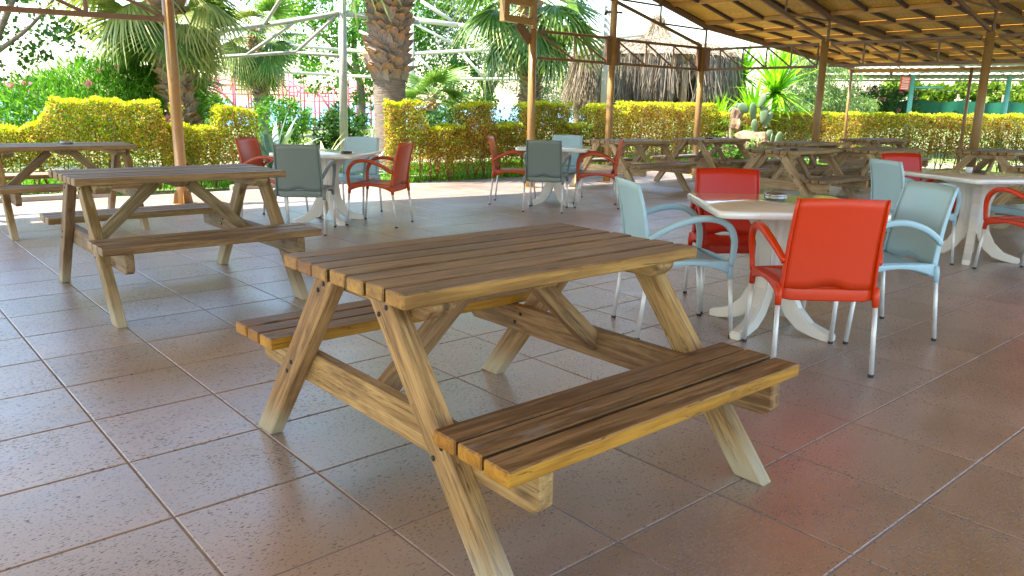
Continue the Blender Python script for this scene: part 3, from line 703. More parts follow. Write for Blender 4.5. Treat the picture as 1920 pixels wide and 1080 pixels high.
def chair_meshes(mat):
    if mat.name in _cm: return _cm[mat.name]
    def fb(u, v):                 # backrest: u across, v up
        x = (u - 0.5) * 2; arch = 0.028 * max(0, 1 - (x / 0.42) ** 2)
        z0 = 0.435 + arch; z1 = 0.900 - 0.006 * x * x; z = z0 + (z1 - z0) * v
        hw = 0.222 - 0.014 * v
        p = Vector((x * hw, back_y(z) - 0.022 * (1 - x * x) * (0.4 + 0.6 * v), z)); return p, Vector((0, 1, 0.18)).normalized()
    Vb, Fb = grid_panel(fb, 16, 10, 0.011)
    parts = [(Vb, Fb)]
    # lower rim joining the rear cups, side flanges
    parts.append(ribbon([(x, -0.243 - 0.006 * (1 - (x / .24) ** 2), 0.408 + 0.012 * (abs(x) > 0.2)) for x in np.linspace(-0.235, 0.235, 9)], 0.066, 0.016, (0, 0, 1)))
    for sx in (-1, 1):
        zs = np.linspace(0.40, 0.896, 9)
        parts.append(ribbon([(sx * (0.229 - 0.014 * (z - .4) * 2), back_y(z) - .002, z) for z in zs], [0.040 - 0.022 * k / 8 for k in range(9)], 0.012, (0, 1, 0)))
    back = finish(*merge(parts), "backrest", mat, 0.0025)
    def fs(u, v):                 # seat: u across, v front-back
        x = (u - 0.5) * 2; y = -0.235 + 0.475 * v
        z = 0.452 - 0.012 * (1 - x * x) + 0.006 * math.sin(v * 3) - (0.022 * max(0, (v - 0.85) / 0.15) ** 2)
        hw = 0.225 + 0.012 * v; return Vector((x * hw, y, z)), Vector((0, 0, 1))
    parts = [grid_panel(fs, 10, 10, 0.010)]
    for sx in (-1, 1):
        ys = np.linspace(-0.25, 0.232, 13); pp = []; ww = []
        for y in ys:
            t = (y + 0.25) / 0.482; low = 0.378 + 0.055 * math.sin(math.pi * t) ** 0.8; hi = 0.462 - 0.004 * t
            if t in (0,): pass
            pp.append((sx * (0.236 + 0.010 * t), y, (low + hi) / 2)); ww.append(hi - low)
        parts.append(ribbon(pp, ww, 0.018, (0, 0, 1)))
    parts.append(ribbon([(x, 0.238, 0.418 + 0.010 * (1 - (x / .24) ** 2)) for x in np.linspace(-0.24, 0.24, 9)], 0.06, 0.014, (0, 0, 1)))
    for sx in (-1, 1):            # cups
        for y0, y1 in ((-0.252, -0.262), (0.228, 0.236)):
            parts.append(sweep([(sx * 0.238, y0, 0.45), (sx * 0.240, (y0 + y1) / 2, 0.405), (sx * 0.241, y1, 0.352)], [0.0165, 0.0185, 0.0165], 10))
    seat = finish(*merge(parts), "seat", mat, 0.002)
    arms = []
    for sx in (-1, 1):
        pts = [(0.232, -0.268, 0.575), (0.247, -0.215, 0.617), (0.266, -0.12, 0.668), (0.276, 0.0, 0.703), (0.276, 0.11, 0.700), (0.272, 0.19, 0.662), (0.264, 0.232, 0.59), (0.252, 0.240, 0.51), (0.246, 0.232, 0.43)]
        path = catmull([(sx * x, y, z) for x, y, z in pts], 4); n = len(path)
        w = [0.026 + 0.012 * math.sin(math.pi * min(1, k / (n * 0.85))) for k in range(n)]; th_ = [0.030 + 0.006 * math.sin(math.pi * k / (n - 1)) for k in range(n)]
        arms.append(finish(*ribbon(path, w, th_, (1, 0, 0)), "arm", mat, 0))
    _cm[mat.name] = (back, seat, arms); return _cm[mat.name]
def make_chair(kind, label, loc, rz, group):
    mat = M[kind]; back, seat, arms = chair_meshes(mat)
    T = thing("armchair", label, "chair", (loc[0], loc[1], 0), rz, group)
    link("backrest", back, T); link("seat", seat, T)
    for a in arms: link("arm", a, T)
    for sx in (-1, 1):
        for y0, y1 in ((-0.258, -0.300), (0.234, 0.270)):
            l = tube("leg", (sx * 0.241, y0, 0.385), (sx * 0.246, y1, 0.012), 0.0125, M['alu'], T)
            q = tube("leg_cap", (sx * 0.246, y1, 0.0), (sx * 0.246, y1 - 0.0008, 0.014), 0.0145, M['rubber'], None, seg=10)
            mb = q.matrix_basis.copy(); q.parent = l; q.matrix_basis = l.matrix_basis.inverted() @ mb
    return T
protos = {}
def chair(kind, x, y, facing_deg, label, group):
    rz = math.radians(facing_deg - 90)
    if kind not in protos: protos[kind] = make_chair(kind, label, (x, y), rz, group); return protos[kind]
    return dup(protos[kind], (x, y, 0), rz, label, group)
# ------------------------------------------------------------------ white pedestal tables
def white_table(label, x, y, rz, side=0.94, zt=0.77):
    T = thing("pedestal_table", label, "table", (x, y, 0), rz, "white plastic tables with four curved feet")
    a = side / 2; rr = 0.07; pts = []
    for cx, cy, a0 in ((a - rr, a - rr, 0), (-a + rr, a - rr, 90), (-a + rr, -a + rr, 180), (a - rr, -a + rr, 270)):
        for k in range(5):
            t = math.radians(a0 + 22.5 * k); pts.append((cx + rr * math.cos(t), cy + rr * math.sin(t)))
    n = len(pts); prof = [(0.985, zt), (1.0, zt - .006), (1.0, zt - .038), (0.985, zt - .042), (0.955, zt - .040), (0.95, zt - .014)]
    V = []; F = []
    for f, z in prof: V += [(px * f, py * f, z) for px, py in pts]
    for i in range(len(prof) - 1):
        for k in range(n): F.append((i * n + k, i * n + (k + 1) % n, (i + 1) * n + (k + 1) % n, (i + 1) * n + k))
    F.append(tuple(range(n))); F.append(tuple(reversed(range((len(prof) - 1) * n, len(prof) * n))))
    link("table_top", finish(V, F, "table_top", M['whitetop'], 0), T)
    # four fins: column part, sweeping out to a foot below and to the top above
    prof = [(0.405, 0.0), (0.405, 0.045), (0.36, 0.055), (0.27, 0.085), (0.19, 0.16), (0.135, 0.27), (0.118, 0.40), (0.120, 0.52), (0.150, 0.61), (0.20, 0.67), (0.29, 0.70), (0.31, zt - .02),
            (0.02, zt - .02), (0.02, 0.30), (0.05, 0.20), (0.11, 0.10), (0.19, 0.035), (0.28, 0.010), (0.34, 0.0)]
    bm = bmesh.new(); ht = 0.033
    f1 = [bm.verts.new((r_, -ht, z)) for r_, z in prof]; f2 = [bm.verts.new((r_, ht, z)) for r_, z in prof]
    bm.faces.new(f1); bm.faces.new(list(reversed(f2)))
    for k in range(len(prof)): bm.faces.new((f1[k], f2[k], f2[(k + 1) % len(prof)], f1[(k + 1) % len(prof)]))
    bmesh.ops.recalc_face_normals(bm, faces=bm.faces)
    es = [e for e in bm.edges if e.calc_face_angle(0) > 1.2]
    bmesh.ops.bevel(bm, geom=es, offset=0.007, segments=2, affect='EDGES')
    bmesh.ops.triangulate(bm, faces=[f for f in bm.faces if len(f.verts) > 8])
    fin = bm_mesh(bm, "curved_leg", M['white'])
    for k in range(4): link("curved_leg", fin, T, Matrix.Rotation(math.radians(45 + 90 * k), 4, 'Z'))
    # ribbed column
    V = []; F = []; K = 24
    for z, r_ in ((0.24, 0.060), (0.34, 0.088), (0.60, 0.100), (zt - .03, 0.14)):
        for k in range(K):
            q = r_ * (1.0 if k % 3 else 0.88); V.append((q * math.cos(2 * math.pi * k / K), q * math.sin(2 * math.pi * k / K), z))
    for i in range(3):
        for k in range(K): F.append((i * K + k, i * K + (k + 1) % K, (i + 1) * K + (k + 1) % K, (i + 1) * K + k))
    F.append(tuple(reversed(range(K)))); link("column", mk("column", V, F, M['white']), T)
    return T
b = NB("white_table_top"); v = b.coord()
br = b.n("ShaderNodeTexBrick"); br.inputs["Scale"].default_value = 1.0; br.inputs["Mortar Size"].default_value = 0.006; br.inputs["Mortar Smooth"].default_value = 0.6
br.inputs["Brick Width"].default_value = 0.30; br.inputs["Row Height"].default_value = 0.15
b.l(b.mapping(v, (1, 1, 1), (0, 0, math.radians(45))).outputs[0], br.inputs["Vector"])
wv = b.noise(v, 3.0, 4)
b.b.inputs["Base Color"].default_value = (0.66, 0.62, 0.53, 1); b.b.inputs["Roughness"].default_value = 0.2; b.b.inputs["Specular IOR Level"].default_value = 0.75; b.b.inputs["Coat Weight"].default_value = 0.8; b.b.inputs["Coat Roughness"].default_value = 0.06; b.b.inputs["Coat IOR"].default_value = 1.8
b.l(b.mix(b.ramp(b.noise(v, 9, 6, .7), [(0.5, (0, 0, 0)), (0.7, (0.5, 0.5, 0.5))]), (0.78, 0.76, 0.68), (0.68, 0.64, 0.54)), b.b.inputs["Base Color"])
b.bump(b.math('ADD', b.math('MULTIPLY', br.outputs["Fac"], -1), b.math('MULTIPLY', wv, 0.6)), 0.5, 0.003); M['whitetop'] = b.m

W1 = (1.585, 4.63); W2 = (4.22, 7.12); W3 = (-2.07, 8.71); W4 = (0.544, 10.70)
white_table("white plastic table beside the nearest picnic table, with a round metal ashtray on it", *W1, A(-1))
white_table("white plastic table at the right edge with a cup and an ashtray on it", *W2, A(13))
white_table("white plastic table of the left chair group, in front of the agaves", *W3, A(-12))
white_table("white plastic table in the middle, in front of the post with the box bracket", *W4, A(-11))
g1_ = "armchairs round the near white table"; g2_ = "armchairs round the right white table"; g3_ = "armchairs round the left white table"; g4_ = "armchairs round the middle white table"
chair('orange', 1.585, 4.05, 88, "bright orange plastic armchair nearest the camera, seen from behind", g1_)
chair('blue', 0.985, 4.60, 9, "pale grey blue armchair left of the near white table, its back to the left", g1_)
chair('blue', 2.15, 4.60, 190, "pale grey blue armchair right of the near white table, next to the bright orange one", g1_)
chair('red', 1.49, 5.20, -92, "red armchair behind the near white table, facing the camera", g1_)
chair('orange', 4.30, 6.42, 103, "bright orange armchair cut by the right edge beside the right white table", g2_)
chair('blue', 3.58, 6.98, 10, "pale grey blue armchair left of the right white table, in front of a red one", g2_)
chair('red', 4.02, 7.78, -80, "red armchair behind the right white table, only the top of its back showing", g2_)
chair('blue', 4.85, 7.30, 195, "grey blue armchair seen through the arm loop of the orange chair at the right edge", g2_)
chair('grey', -2.14, 8.00, 93, "shade-darkened grey armchair seen from behind in the left group, beside a picnic table end", g3_)
chair('rust', -1.49, 8.60, 167, "brick orange armchair right of the left white table, seen from its side", g3_)
chair('rust', -2.70, 8.84, -12, "brick orange armchair left of the left white table, mostly behind the shade-darkened grey chair", g3_)
chair('blue', -1.93, 9.34, -102, "grey blue armchair behind the left white table, in front of the agaves", g3_)
chair('grey', 0.416, 10.06, 80, "shade-darkened grey armchair seen from behind in the middle group, below the box bracket post", g4_)
chair('rust', 1.09, 10.50, 177, "brick orange armchair right of the middle white table, facing left", g4_)
chair('rust', 0.005, 10.69, -7, "brick orange armchair left of the middle white table, facing right", g4_)
chair('blue', 0.70, 11.32, -103, "grey blue armchair behind the middle white table, in front of the hedge", g4_)

# ------------------------------------------------------------------ ashtrays and cup
def ashtray(label, x, y, z, r=0.055, h=0.028, mat='glass'):
    T = thing("ashtray", label, "ashtray", (x, y, z), 0, "ashtrays on the tables")
    V = []; F = []; K = 20
    for rr, zz in ((r * .92, 0), (r, .004), (r, h * .5), (r * .97, h * .55), (r, h * .62), (r, h), (r * .86, h), (r * .80, h * .75)):
        V += [(rr * math.cos(2 * math.pi * k / K), rr * math.sin(2 * math.pi * k / K), zz) for k in range(K)]
    for i in range(7):
        for k in range(K): F.append((i * K + k, i * K + (k + 1) % K, (i + 1) * K + (k + 1) % K, (i + 1) * K + k))
    F.append(tuple(reversed(range(K)))); link("bowl", mk("bowl", V, F, M[mat], True), T)
    V = [(r * .81 * math.cos(2 * math.pi * k / K), r * .81 * math.sin(2 * math.pi * k / K), h * .78) for k in range(K)] + [(r * .35 * math.cos(2 * math.pi * k / K), r * .35 * math.sin(2 * math.pi * k / K), h * .3) for k in range(K)]
    link("lid", mk("lid", V, [(k, (k + 1) % K, K + (k + 1) % K, K + k) for k in range(K)] + [tuple(range(K, 2 * K))], M['ash'], True), T); return T
ashtray("round metal ashtray with dark inside on the near white table", 1.61, 4.80, .7715, 0.068, 0.036)
ashtray("pale ashtray on the picnic table at the left edge", -4.66, 8.22, .8335, 0.06, 0.025)
ashtray("dark ashtray on the left white table, by the brick orange chair", -1.80, 8.45, .7715, 0.06, 0.022, 'ash')
ashtray("dark ashtray on the grey picnic table behind the red chair back", 3.72, 10.55, .7925, 0.055, 0.022, 'ash')
ashtray("small pale tray beside the dark ashtray on the grey picnic table behind the red chair", 3.56, 10.62, .7925, 0.05, 0.025)
ashtray("dark ashtray on the weathered picnic table by the corner post", 3.45, 14.1, .7925, 0.07, 0.02, 'ash')
ashtray("dark ashtray on the right white table, next to the white cup", 4.32, 7.30, .7715, 0.055, 0.025, 'ash')
T = thing("cup", "small white cup on the right white table beside the dark ashtray", "cup", (4.23, 7.33, .7715))
V, F = [], []
for rr, zz in ((.026, 0), (.032, .05), (.029, .05), (.024, .006)): V += [(rr * math.cos(2 * math.pi * k / 16), rr * math.sin(2 * math.pi * k / 16), zz) for k in range(16)]
for i in range(3):
    for k in range(16): F.append((i * 16 + k, i * 16 + (k + 1) % 16, (i + 1) * 16 + (k + 1) % 16, (i + 1) * 16 + k))
F += [tuple(reversed(range(16))), tuple(range(48, 64))]; link("cup_body", mk("cup_body", V, F, M['cupwhite'], True), T)

# ------------------------------------------------------------------ foliage tools
def unit(n):
    a = NR.normal(size=(n, 3)); return a / np.linalg.norm(a, axis=1)[:, None]
def leaves(P, L, Wd, dirs=None, v=None, name="foliage", mat=None, parent=None, bend=0.0):
    """diamond leaves: P (n,3), L lengths, Wd widths, dirs (n,3) leaf axes"""
    n = len(P); d = unit(n) if dirs is None else dirs
    s = np.cross(d, unit(n)); s /= (np.linalg.norm(s, axis=1)[:, None] + 1e-9)
    L = np.broadcast_to(L, n)[:, None]; Wd = np.broadcast_to(Wd, n)[:, None]
    V = np.stack([P, P + d * L * .45 + s * Wd * .5, P + d * L - np.array([0, 0, bend]) * L, P + d * L * .45 - s * Wd * .5], 1).reshape(-1, 3)
    F = np.arange(4 * n).reshape(n, 4)
    if v is None: v = NR.random(n)
    return link(name, np_mesh(name, V, F, mat, v), parent)
def hedge(label, pts, width, prof, density, seedv, z0=0.02, brown=0.25, stems=True, low_gap=True, leaf=0.036, cat="hedge"):
    """pts path, prof list of (t, height)"""
    T = thing("hedge", label, cat, (pts[0][0], pts[0][1], 0), 0, "clipped hedges along the terrace")
    P = np.array(pts, float); seg = np.linalg.norm(np.diff(P, axis=0), axis=1); cum = np.concatenate([[0], np.cumsum(seg)]); Ltot = cum[-1]
    tp_, hp = zip(*prof)
    def at(s):
        x = np.interp(s, cum, P[:, 0]); y = np.interp(s, cum, P[:, 1]); e = 0.05
        dx = np.interp(s + e, cum, P[:, 0]) - np.interp(s - e, cum, P[:, 0]); dy = np.interp(s + e, cum, P[:, 1]) - np.interp(s - e, cum, P[:, 1])
        l = np.hypot(dx, dy) + 1e-9; return x, y, dx / l, dy / l
    hmean = np.mean(hp); n = int(density * Ltot * (2 * hmean + width))
    s = NR.random(n) * Ltot; hh = np.interp(s / Ltot, tp_, hp)
    hh = hh + 0.022 * np.sin(s * 9 + seedv) + 0.015 * np.sin(s * 23)
    kind = NR.random(n); off = np.zeros(n); z = np.zeros(n); pt = width / (2 * hmean + width)
    dep = np.abs(NR.normal(0, 0.045, n))
    top = kind < pt; fr = (~top) & (kind < pt + (1 - pt) * 0.58); bk = (~top) & (~fr)
    off[top] = (NR.random(top.sum()) - .5) * width; z[top] = hh[top] - dep[top]
    round_ = 0.06
    zf = z0 + NR.random(n) ** 0.85 * (hh - z0)
    edge = np.clip((zf - (hh - round_)) / round_, 0, 1) ** 2 * 0.05
    bump_ = 0.03 * np.sin(s * 7 + zf * 9 + seedv) + 0.02 * np.sin(s * 17 - zf * 13)
    # recesses between stems close to the ground
    under = np.clip((0.42 - zf) / 0.42, 0, 1) if low_gap else 0
    off[fr] = (-width / 2 + dep + edge + bump_ + 0.12 * under)[fr]; off[bk] = (width / 2 - dep - edge + bump_ - 0.12 * under)[bk]
    z[~top] = zf[~top]
    # ends
    e_ = NR.random(n) < 0.05; s[e_] = np.where(NR.random(e_.sum()) < .5, dep[e_], Ltot - dep[e_]); off[e_] = (NR.random(e_.sum()) - .5) * width
    if low_gap:
        keep = (z > 0.40) | (NR.random(n) < np.clip(z / 0.40, 0.04, 1) ** 1.1 * (0.5 + 0.5 * (np.sin(s * 11 + seedv) > -.1)))
        s, off, z, hh, top = s[keep], off[keep], z[keep], hh[keep], top[keep]
    # inner filling
    m = int(len(s) * 0.42); s2 = NR.random(m) * Ltot; h2 = np.interp(s2 / Ltot, tp_, hp); z2 = 0.35 + NR.random(m) * (h2 - 0.40); o2 = (NR.random(m) - .5) * width * .7
    s = np.concatenate([s, s2]); off = np.concatenate([off, o2]); z = np.concatenate([z, z2]); hh = np.concatenate([hh, h2]); top = np.concatenate([top, np.zeros(m, bool)])
    x, y, dx, dy = at(s); X = x + (-dy) * off * 1.0; Y = y + dx * off
    n = len(s)
    dist_top = hh - z
    patch = np.sin(s * 1.9 + seedv * 3) * 0.5 + np.sin(s * 4.3 + z * 5 + seedv) * 0.35 + np.sin(z * 7 - s * 2) * .25
    pb = np.clip(brown + 0.22 * patch, 0.03, 0.75) * np.clip(dist_top / 0.10, 0, 1)
    u = NR.random(n)
    v = np.where(u < pb, NR.random(n) * 0.45, 0.48 + NR.random(n) * 0.36)
    isn = (dist_top < 0.05) & (NR.random(n) < 0.9) | (NR.random(n) < 0.10); v = np.where(isn, 0.84 + NR.random(n) * 0.16, v)
    dirs = unit(n); dirs[:, 2] = np.abs(dirs[:, 2]) * .8 + .1; dirs /= np.linalg.norm(dirs, axis=1)[:, None]
    Lf = leaf * NR.uniform(.7, 1.35, n)
    o0 = np.array([pts[0][0], pts[0][1], 0])
    leaves(np.stack([X, Y, z], 1) - o0, Lf, Lf * .62, dirs, v, "foliage", M['hedge'], T)
    if stems:
        parts = []; k = int(Ltot / 0.20)
        for i in range(k):
            s_ = (i + R.uniform(.2, .8)) / k * Ltot; x, y, dx, dy = [float(q) for q in at(np.array(s_))]; o_ = R.uniform(-.25, .25) * width
            bx, by = x - dy * o_ - o0[0], y + dx * o_ - o0[1]; h_ = float(np.interp(s_ / Ltot, tp_, hp))
            for j in range(3):
                a = R.uniform(0, 6.28); sp_ = R.uniform(.05, .16)
                parts.append(sweep([(bx, by, 0), (bx + math.cos(a) * sp_ * .4, by + math.sin(a) * sp_ * .4, .22), (bx + math.cos(a) * sp_, by + math.sin(a) * sp_, h_ * .75)], [.012, .009, .004], 5))
        V, F = merge(parts); link("branches", mk("branches", V, F, M['stem'], True), T)
    return T
DD = 3300
hedge("left hedge with a tall square block, behind the picnic table at the left edge", [(-9.6, 9.3), (-7.2, 10.75), (-5.35, 11.55), (-5.0, 11.75)], 0.55,
      [(0, .90), (.62, .90), (.66, .96), (.685, 1.10), (.70, 1.29), (.945, 1.27), (.955, 1.22), (.965, .96), (1, .94)], DD, 1.0, brown=.42)
hedge("short hedge with a rounded cube end, between the leftmost post and the red chair", [(-5.0, 11.77), (-4.55, 12.1), (-4.1, 12.45)], 0.50,
      [(0, .93), (.44, .93), (.49, 1.15), (.55, 1.20), (.92, 1.20), (1, 1.10)], DD, 2.0, brown=.30)
hedge("clipped hedge with square bumps behind the two middle chair groups", [(-2.17, 13.35), (-1.30, 13.64), (-0.20, 14.75), (0.95, 15.70)], 0.46,
      [(0, 1.31), (.02, 1.34), (.14, 1.34), (.155, 1.28), (.165, 1.0), (.18, .93), (.345, .94), (.36, 1.28), (.375, 1.33), (.50, 1.34), (.515, 1.28), (.53, .96), (.70, .97), (.715, 1.30), (.73, 1.36), (.955, 1.36), (.965, 1.3), (.975, 0.93), (1, .93)], DD, 3.5, brown=.62)
hedge("brown tinged hedge in front of the thatched hut with a bright yellow top", [(0.95, 15.72), (2.2, 16.75), (3.45, 17.85), (4.6, 18.7), (6.0, 19.9)], 0.50,
      [(0, .93), (.09, .95), (.10, 1.26), (.115, 1.34), (.22, 1.35), (.225, 1.22), (.25, 1.22), (.26, 1.40), (.48, 1.40), (.49, 1.32), (.53, 1.32), (.54, 1.41), (.70, 1.41), (.715, 1.22), (1, 1.22)], DD * .8, 5.1, brown=.66)
hedge("long straight hedge with a yellow top below the green net at the right", [(6.1, 20.3), (7.9, 20.9), (10.4, 18.9), (13.4, 15.6), (16.5, 12.0)], 0.7,
      [(0, 1.24), (.25, 1.27), (.5, 1.30), (1, 1.33)], DD * .62, 7.7, brown=.58, leaf=.042)

# grass strips under the hedges
def grass_patch(a, c, w, n, h):
    a, c = np.array(a), np.array(c); t = NR.random(n); d = (c - a) / np.linalg.norm(c - a); nrm = np.array([-d[1], d[0]])
    P = a + (c - a) * t[:, None] + nrm * ((NR.random(n) - .2) * w)[:, None]; P3 = np.concatenate([P, np.full((n, 1), -.05)], 1)
    dirs = unit(n) * .45; dirs[:, 2] = 1; dirs /= np.linalg.norm(dirs, axis=1)[:, None]
    return P3, dirs, h * NR.uniform(.6, 1.3, n)
g = [grass_patch((-2.6, 13.3), (5, 19.5), 3.0, 26000, .16), grass_patch((-10, 9.4), (-3.6, 13.2), 2.5, 9000, .12), grass_patch((5, 18), (8, 20), 2.0, 5000, .14), grass_patch((-4, 13), (-2, 14.5), 2.0, 6000, .12)]
P = np.concatenate([q[0] for q in g]); dd = np.concatenate([q[1] for q in g]); LL = np.concatenate([q[2] for q in g])
o = leaves(P, LL, LL * .11 + .006, dd, None, "grass", M['grass'], None); tag(o, "bright green grass growing under and behind the hedges", "grass", kind="stuff")

def crown(blobs, n, leaf, asp, mat, parent, name="crown", droop=0.0, shell=0.55, clump=None, vbias=0.0):
    """blobs: (x,y,z,rx,ry,rz) ; clumped leaves"""
    vol = np.array([b_[3] * b_[4] * b_[5] for b_ in blobs]) ** .7; cnt = (vol / vol.sum() * n).astype(int); Ps = []; vs = []; ds = []
    for b_, c in zip(blobs, cnt):
        k = max(3, int(c / (clump or 28))); u = unit(k); r = (shell + (1.06 - shell) * NR.random(k) ** .6)[:, None]
        cc = u * r; cc[:, 2] = cc[:, 2]; idx = NR.integers(0, k, c)
        jit = NR.normal(0, 0.11, (c, 3)); q = cc[idx] + jit
        Ps.append(q * np.array(b_[3:6]) + np.array(b_[0:3])); tone = NR.random(k)[idx]
        vs.append(np.clip(.45 * tone + .45 * NR.random(c) + vbias, 0, 1))
        d = unit(c) + u[idx] * .5; d[:, 2] -= droop; ds.append(d / np.linalg.norm(d, axis=1)[:, None])
    P = np.concatenate(Ps); v = np.concatenate(vs); d = np.concatenate(ds); L = leaf * NR.uniform(.6, 1.35, len(P))
    return leaves(P, L, L * asp, d, v, name, mat, parent)
def tree(name, label, cat, x, y, paths, blobs, n, leaf, asp, mat, group=None, bark='bark', rad=.1, k=1.0, **kw):
    x, y = x * k, y * k; T = thing(name, label, cat, (x, y, 0), 0, group)
    up_ = lambda z: 1.3 + (z - 1.3) * k if z > .3 else z
    paths = [([(a * k, b_ * k, up_(c)) for a, b_, c in p], r0 * k, r1 * k) for p, r0, r1 in paths]; blobs = [(q[0] * k, q[1] * k, up_(q[2]), q[3] * k, q[4] * k, q[5] * k) for q in blobs]; leaf = leaf * (1 + (k - 1) * .6)
    for i, (p, r0, r1) in enumerate(paths):
        pp = catmull(p, 4); m = len(pp); rr = [r0 + (r1 - r0) * k / (m - 1) for k in range(m)]
        sweep_obj("trunk" if i == 0 else "limb", pp, rr, M[bark], T, 9)
    crown(blobs, n, leaf, asp, M[mat], T, **kw); return T
# left round-leaved tree
tree("broadleaf_tree", "sparse round leaved tree with a slanting branch in the top left corner", "tree", -10.2, 15.5,
     [([(0, 0, 0), (.05, 0, 1.2), (.2, -.1, 2.0), (.9, -.2, 3.2)], .10, .05), ([(.1, 0, 1.5), (-.5, 0, 2.6), (-.7, 0, 3.8)], .07, .03), ([(.3, -.1, 2.1), (1.1, -.2, 2.6), (1.8, -.2, 3.3)], .05, .02)],
     [(.6, 0, 2.9, 1.6, 1.0, .8), (1.5, .2, 2.2, .9, .7, .5), (-.6, 0, 3.2, 1.3, 1, 1.0), (.2, 0, 1.5, .9, .6, .5), (.8, 0, 4.2, 1.8, 1.2, .9)], 3600, .10, .85, 'leafd', "garden trees behind the hedges", shell=.3, clump=14)
# centre tree
tree("broadleaf_tree", "bright green leafy tree behind the white pipe post, hanging over the sea view", "tree", -4.7, 24,
     [([(0, 0, 0), (.1, 0, 1.5), (-.1, 0, 3.0), (.2, 0, 5)], .14, .05), ([(0, 0, 2.0), (-.8, 0, 3.0), (-1.7, 0, 3.7)], .07, .02), ([(0, 0, 2.0), (.8, 0, 3.0), (1.4, 0, 4.2)], .06, .02)],
     [(0, 0, 4.4, 1.9, 1.5, 1.3), (-1.5, 0, 3.2, 1.0, .9, .8), (.5, 0, 2.8, 1.1, .9, .9), (-1.0, -.2, 2.1, .75, .6, .5), (.5, 0, 1.5, .65, .6, .5), (1.2, 0, 3.8, 1.2, 1, 1.1), (-2.0, 0, 4.6, 1.2, 1, .9)], 14000, .13, .55, 'leafb', "garden trees behind the hedges", k=1.22, vbias=.15)
# dark tree behind palm 1
tree("broadleaf_tree", "dark green tree right behind the thick palm trunk", "tree", -2.1, 25,
     [([(0, 0, 0), (.1, 0, 1.6), (.3, 0, 3.4)], .13, .05)],
     [(.2, 0, 3.6, 1.2, 1, 1.6), (-.2, 0, 1.9, 1.2, .9, .8), (.9, 0, 1.6, .7, .6, .7), (-.5, 0, 2.8, 1.3, 1, 1.0), (.3, 0, 5.4, 1.6, 1.2, 1.0)], 7000, .13, .55, 'leafb', "garden trees behind the hedges", k=1.2)
# grey-green tree
tree("grey_tree", "grey green tree with two pale leaning stems in the middle background", "tree", -.9, 27,
     [([(0, 0, 0), (-.1, 0, 1.5), (.1, 0, 2.3), (.5, 0, 3.6)], .16, .06), ([(-.1, 0, 1.4), (.35, 0, 2.2), (1.2, 0, 3.0)], .10, .04), ([(0, 0, 1.6), (-.6, 0, 2.6), (-1.0, 0, 4)], .08, .03)],
     [(-.6, 0, 3.3, 1.9, 1.2, 1.1), (.9, 0, 2.7, 1.4, 1.1, .9), (1.9, 0, 2.0, 1.1, .9, .8), (-.4, 0, 4.7, 2.2, 1.4, 1.0), (2.0, 0, 3.6, 1.1, 1.0, 1.1), (-1.9, 0, 3.9, 1.1, 1, 1.1)], 23000, .12, .25, 'leafg', "garden trees behind the hedges", droop=.5, k=1.13, vbias=.15)
tree("grey_tree", "pale grey green shrubby tree left of the thatched hut", "tree", 1.7, 27.5,
     [([(0, 0, 0), (.1, 0, 1.2), (-.1, 0, 2.2)], .10, .04)],
     [(0, 0, 1.7, 1.3, 1.0, .7), (-.8, 0, 1.4, .8, .7, .5), (.3, 0, 2.4, .8, .7, .5)], 8000, .10, .25, 'leafg', "garden trees behind the hedges", droop=.4, k=1.13, vbias=.15)
tree("willow_bush", "drooping grey green bamboo like bush right of the yucca", "bush", 9.5, 23.4,
     [([(0, 0, 0), (0, 0, 1.0), (.1, 0, 2.0)], .06, .03)],
     [(-.5, 0, 1.5, 1.1, .8, .7), (.2, 0, 1.3, .8, .7, .6), (-1.3, 0, 1.3, .8, .7, .7), (-.6, 0, 2.4, 1.0, .8, .7), (-1.2, .2, 2.8, .9, .7, .6)], 17000, .17, .12, 'willow', "garden bushes behind the hedges", droop=1.1, vbias=.15)
# oleander masses
def bush(label, x, y, blobs, n, leaf, asp, mat, flowers=0, zf=(1, 2), cat="bush", **kw):
    T = thing("oleander_bush" if flowers else "leafy_bush", label, cat, (x, y, 0), 0, "garden bushes behind the hedges")
    sweep_obj("stem", [(0, 0, 0), (.05, 0, .5), (0, 0, .9)], [.05, .04, .02], M['bark'], T, 7)
    crown(blobs, n, leaf, asp, M[mat], T, "foliage", **kw)
    for k in range(flowers):
        b_ = R.choice(blobs); a = R.uniform(0, 6.28); e = R.uniform(-.2, 1.2)
        c = np.array([b_[0] + b_[3] * math.cos(a) * math.cos(e), b_[1] - abs(b_[4] * math.sin(a) * math.cos(e)), b_[2] + b_[5] * math.sin(e)])
        P = c + NR.normal(0, .016, (16, 3)); leaves(P, .075, .065, None, None, "flower", M['flower'], T)
    return T
bush("bright green oleander with a few pink flowers behind the tall left hedge block", -6.9, 13.4,
     [(0.0, 0, 1.15, 1.25, .8, .72), (-.95, -.1, .95, .9, .7, .62), (.85, .1, 1.05, .8, .7, .62), (.25, -.1, 1.45, .75, .6, .42)], 15000, .15, .16, 'leafb', 7, droop=-.7, clump=9, vbias=.12)
bush("dark green bush left of the oleander at the left edge", -9.2, 13.9, [(0, 0, .9, .8, .6, .6), (-.6, 0, 1.1, .7, .6, .6)], 4500, .10, .4, 'leafd')
bush("small bright bush between the leftmost post and the cube ended hedge", -6.95, 18.2, [(0, 0, .85, .42, .4, .58), (.1, 0, 1.1, .3, .3, .32)], 3200, .09, .35, 'leafb', vbias=.1)
bush("round bright bush behind the slim palm trunk", -5.55, 18.6, [(0, 0, .8, .65, .5, .55), (.4, 0, .9, .4, .4, .4)], 4200, .09, .35, 'leafb', vbias=.1)
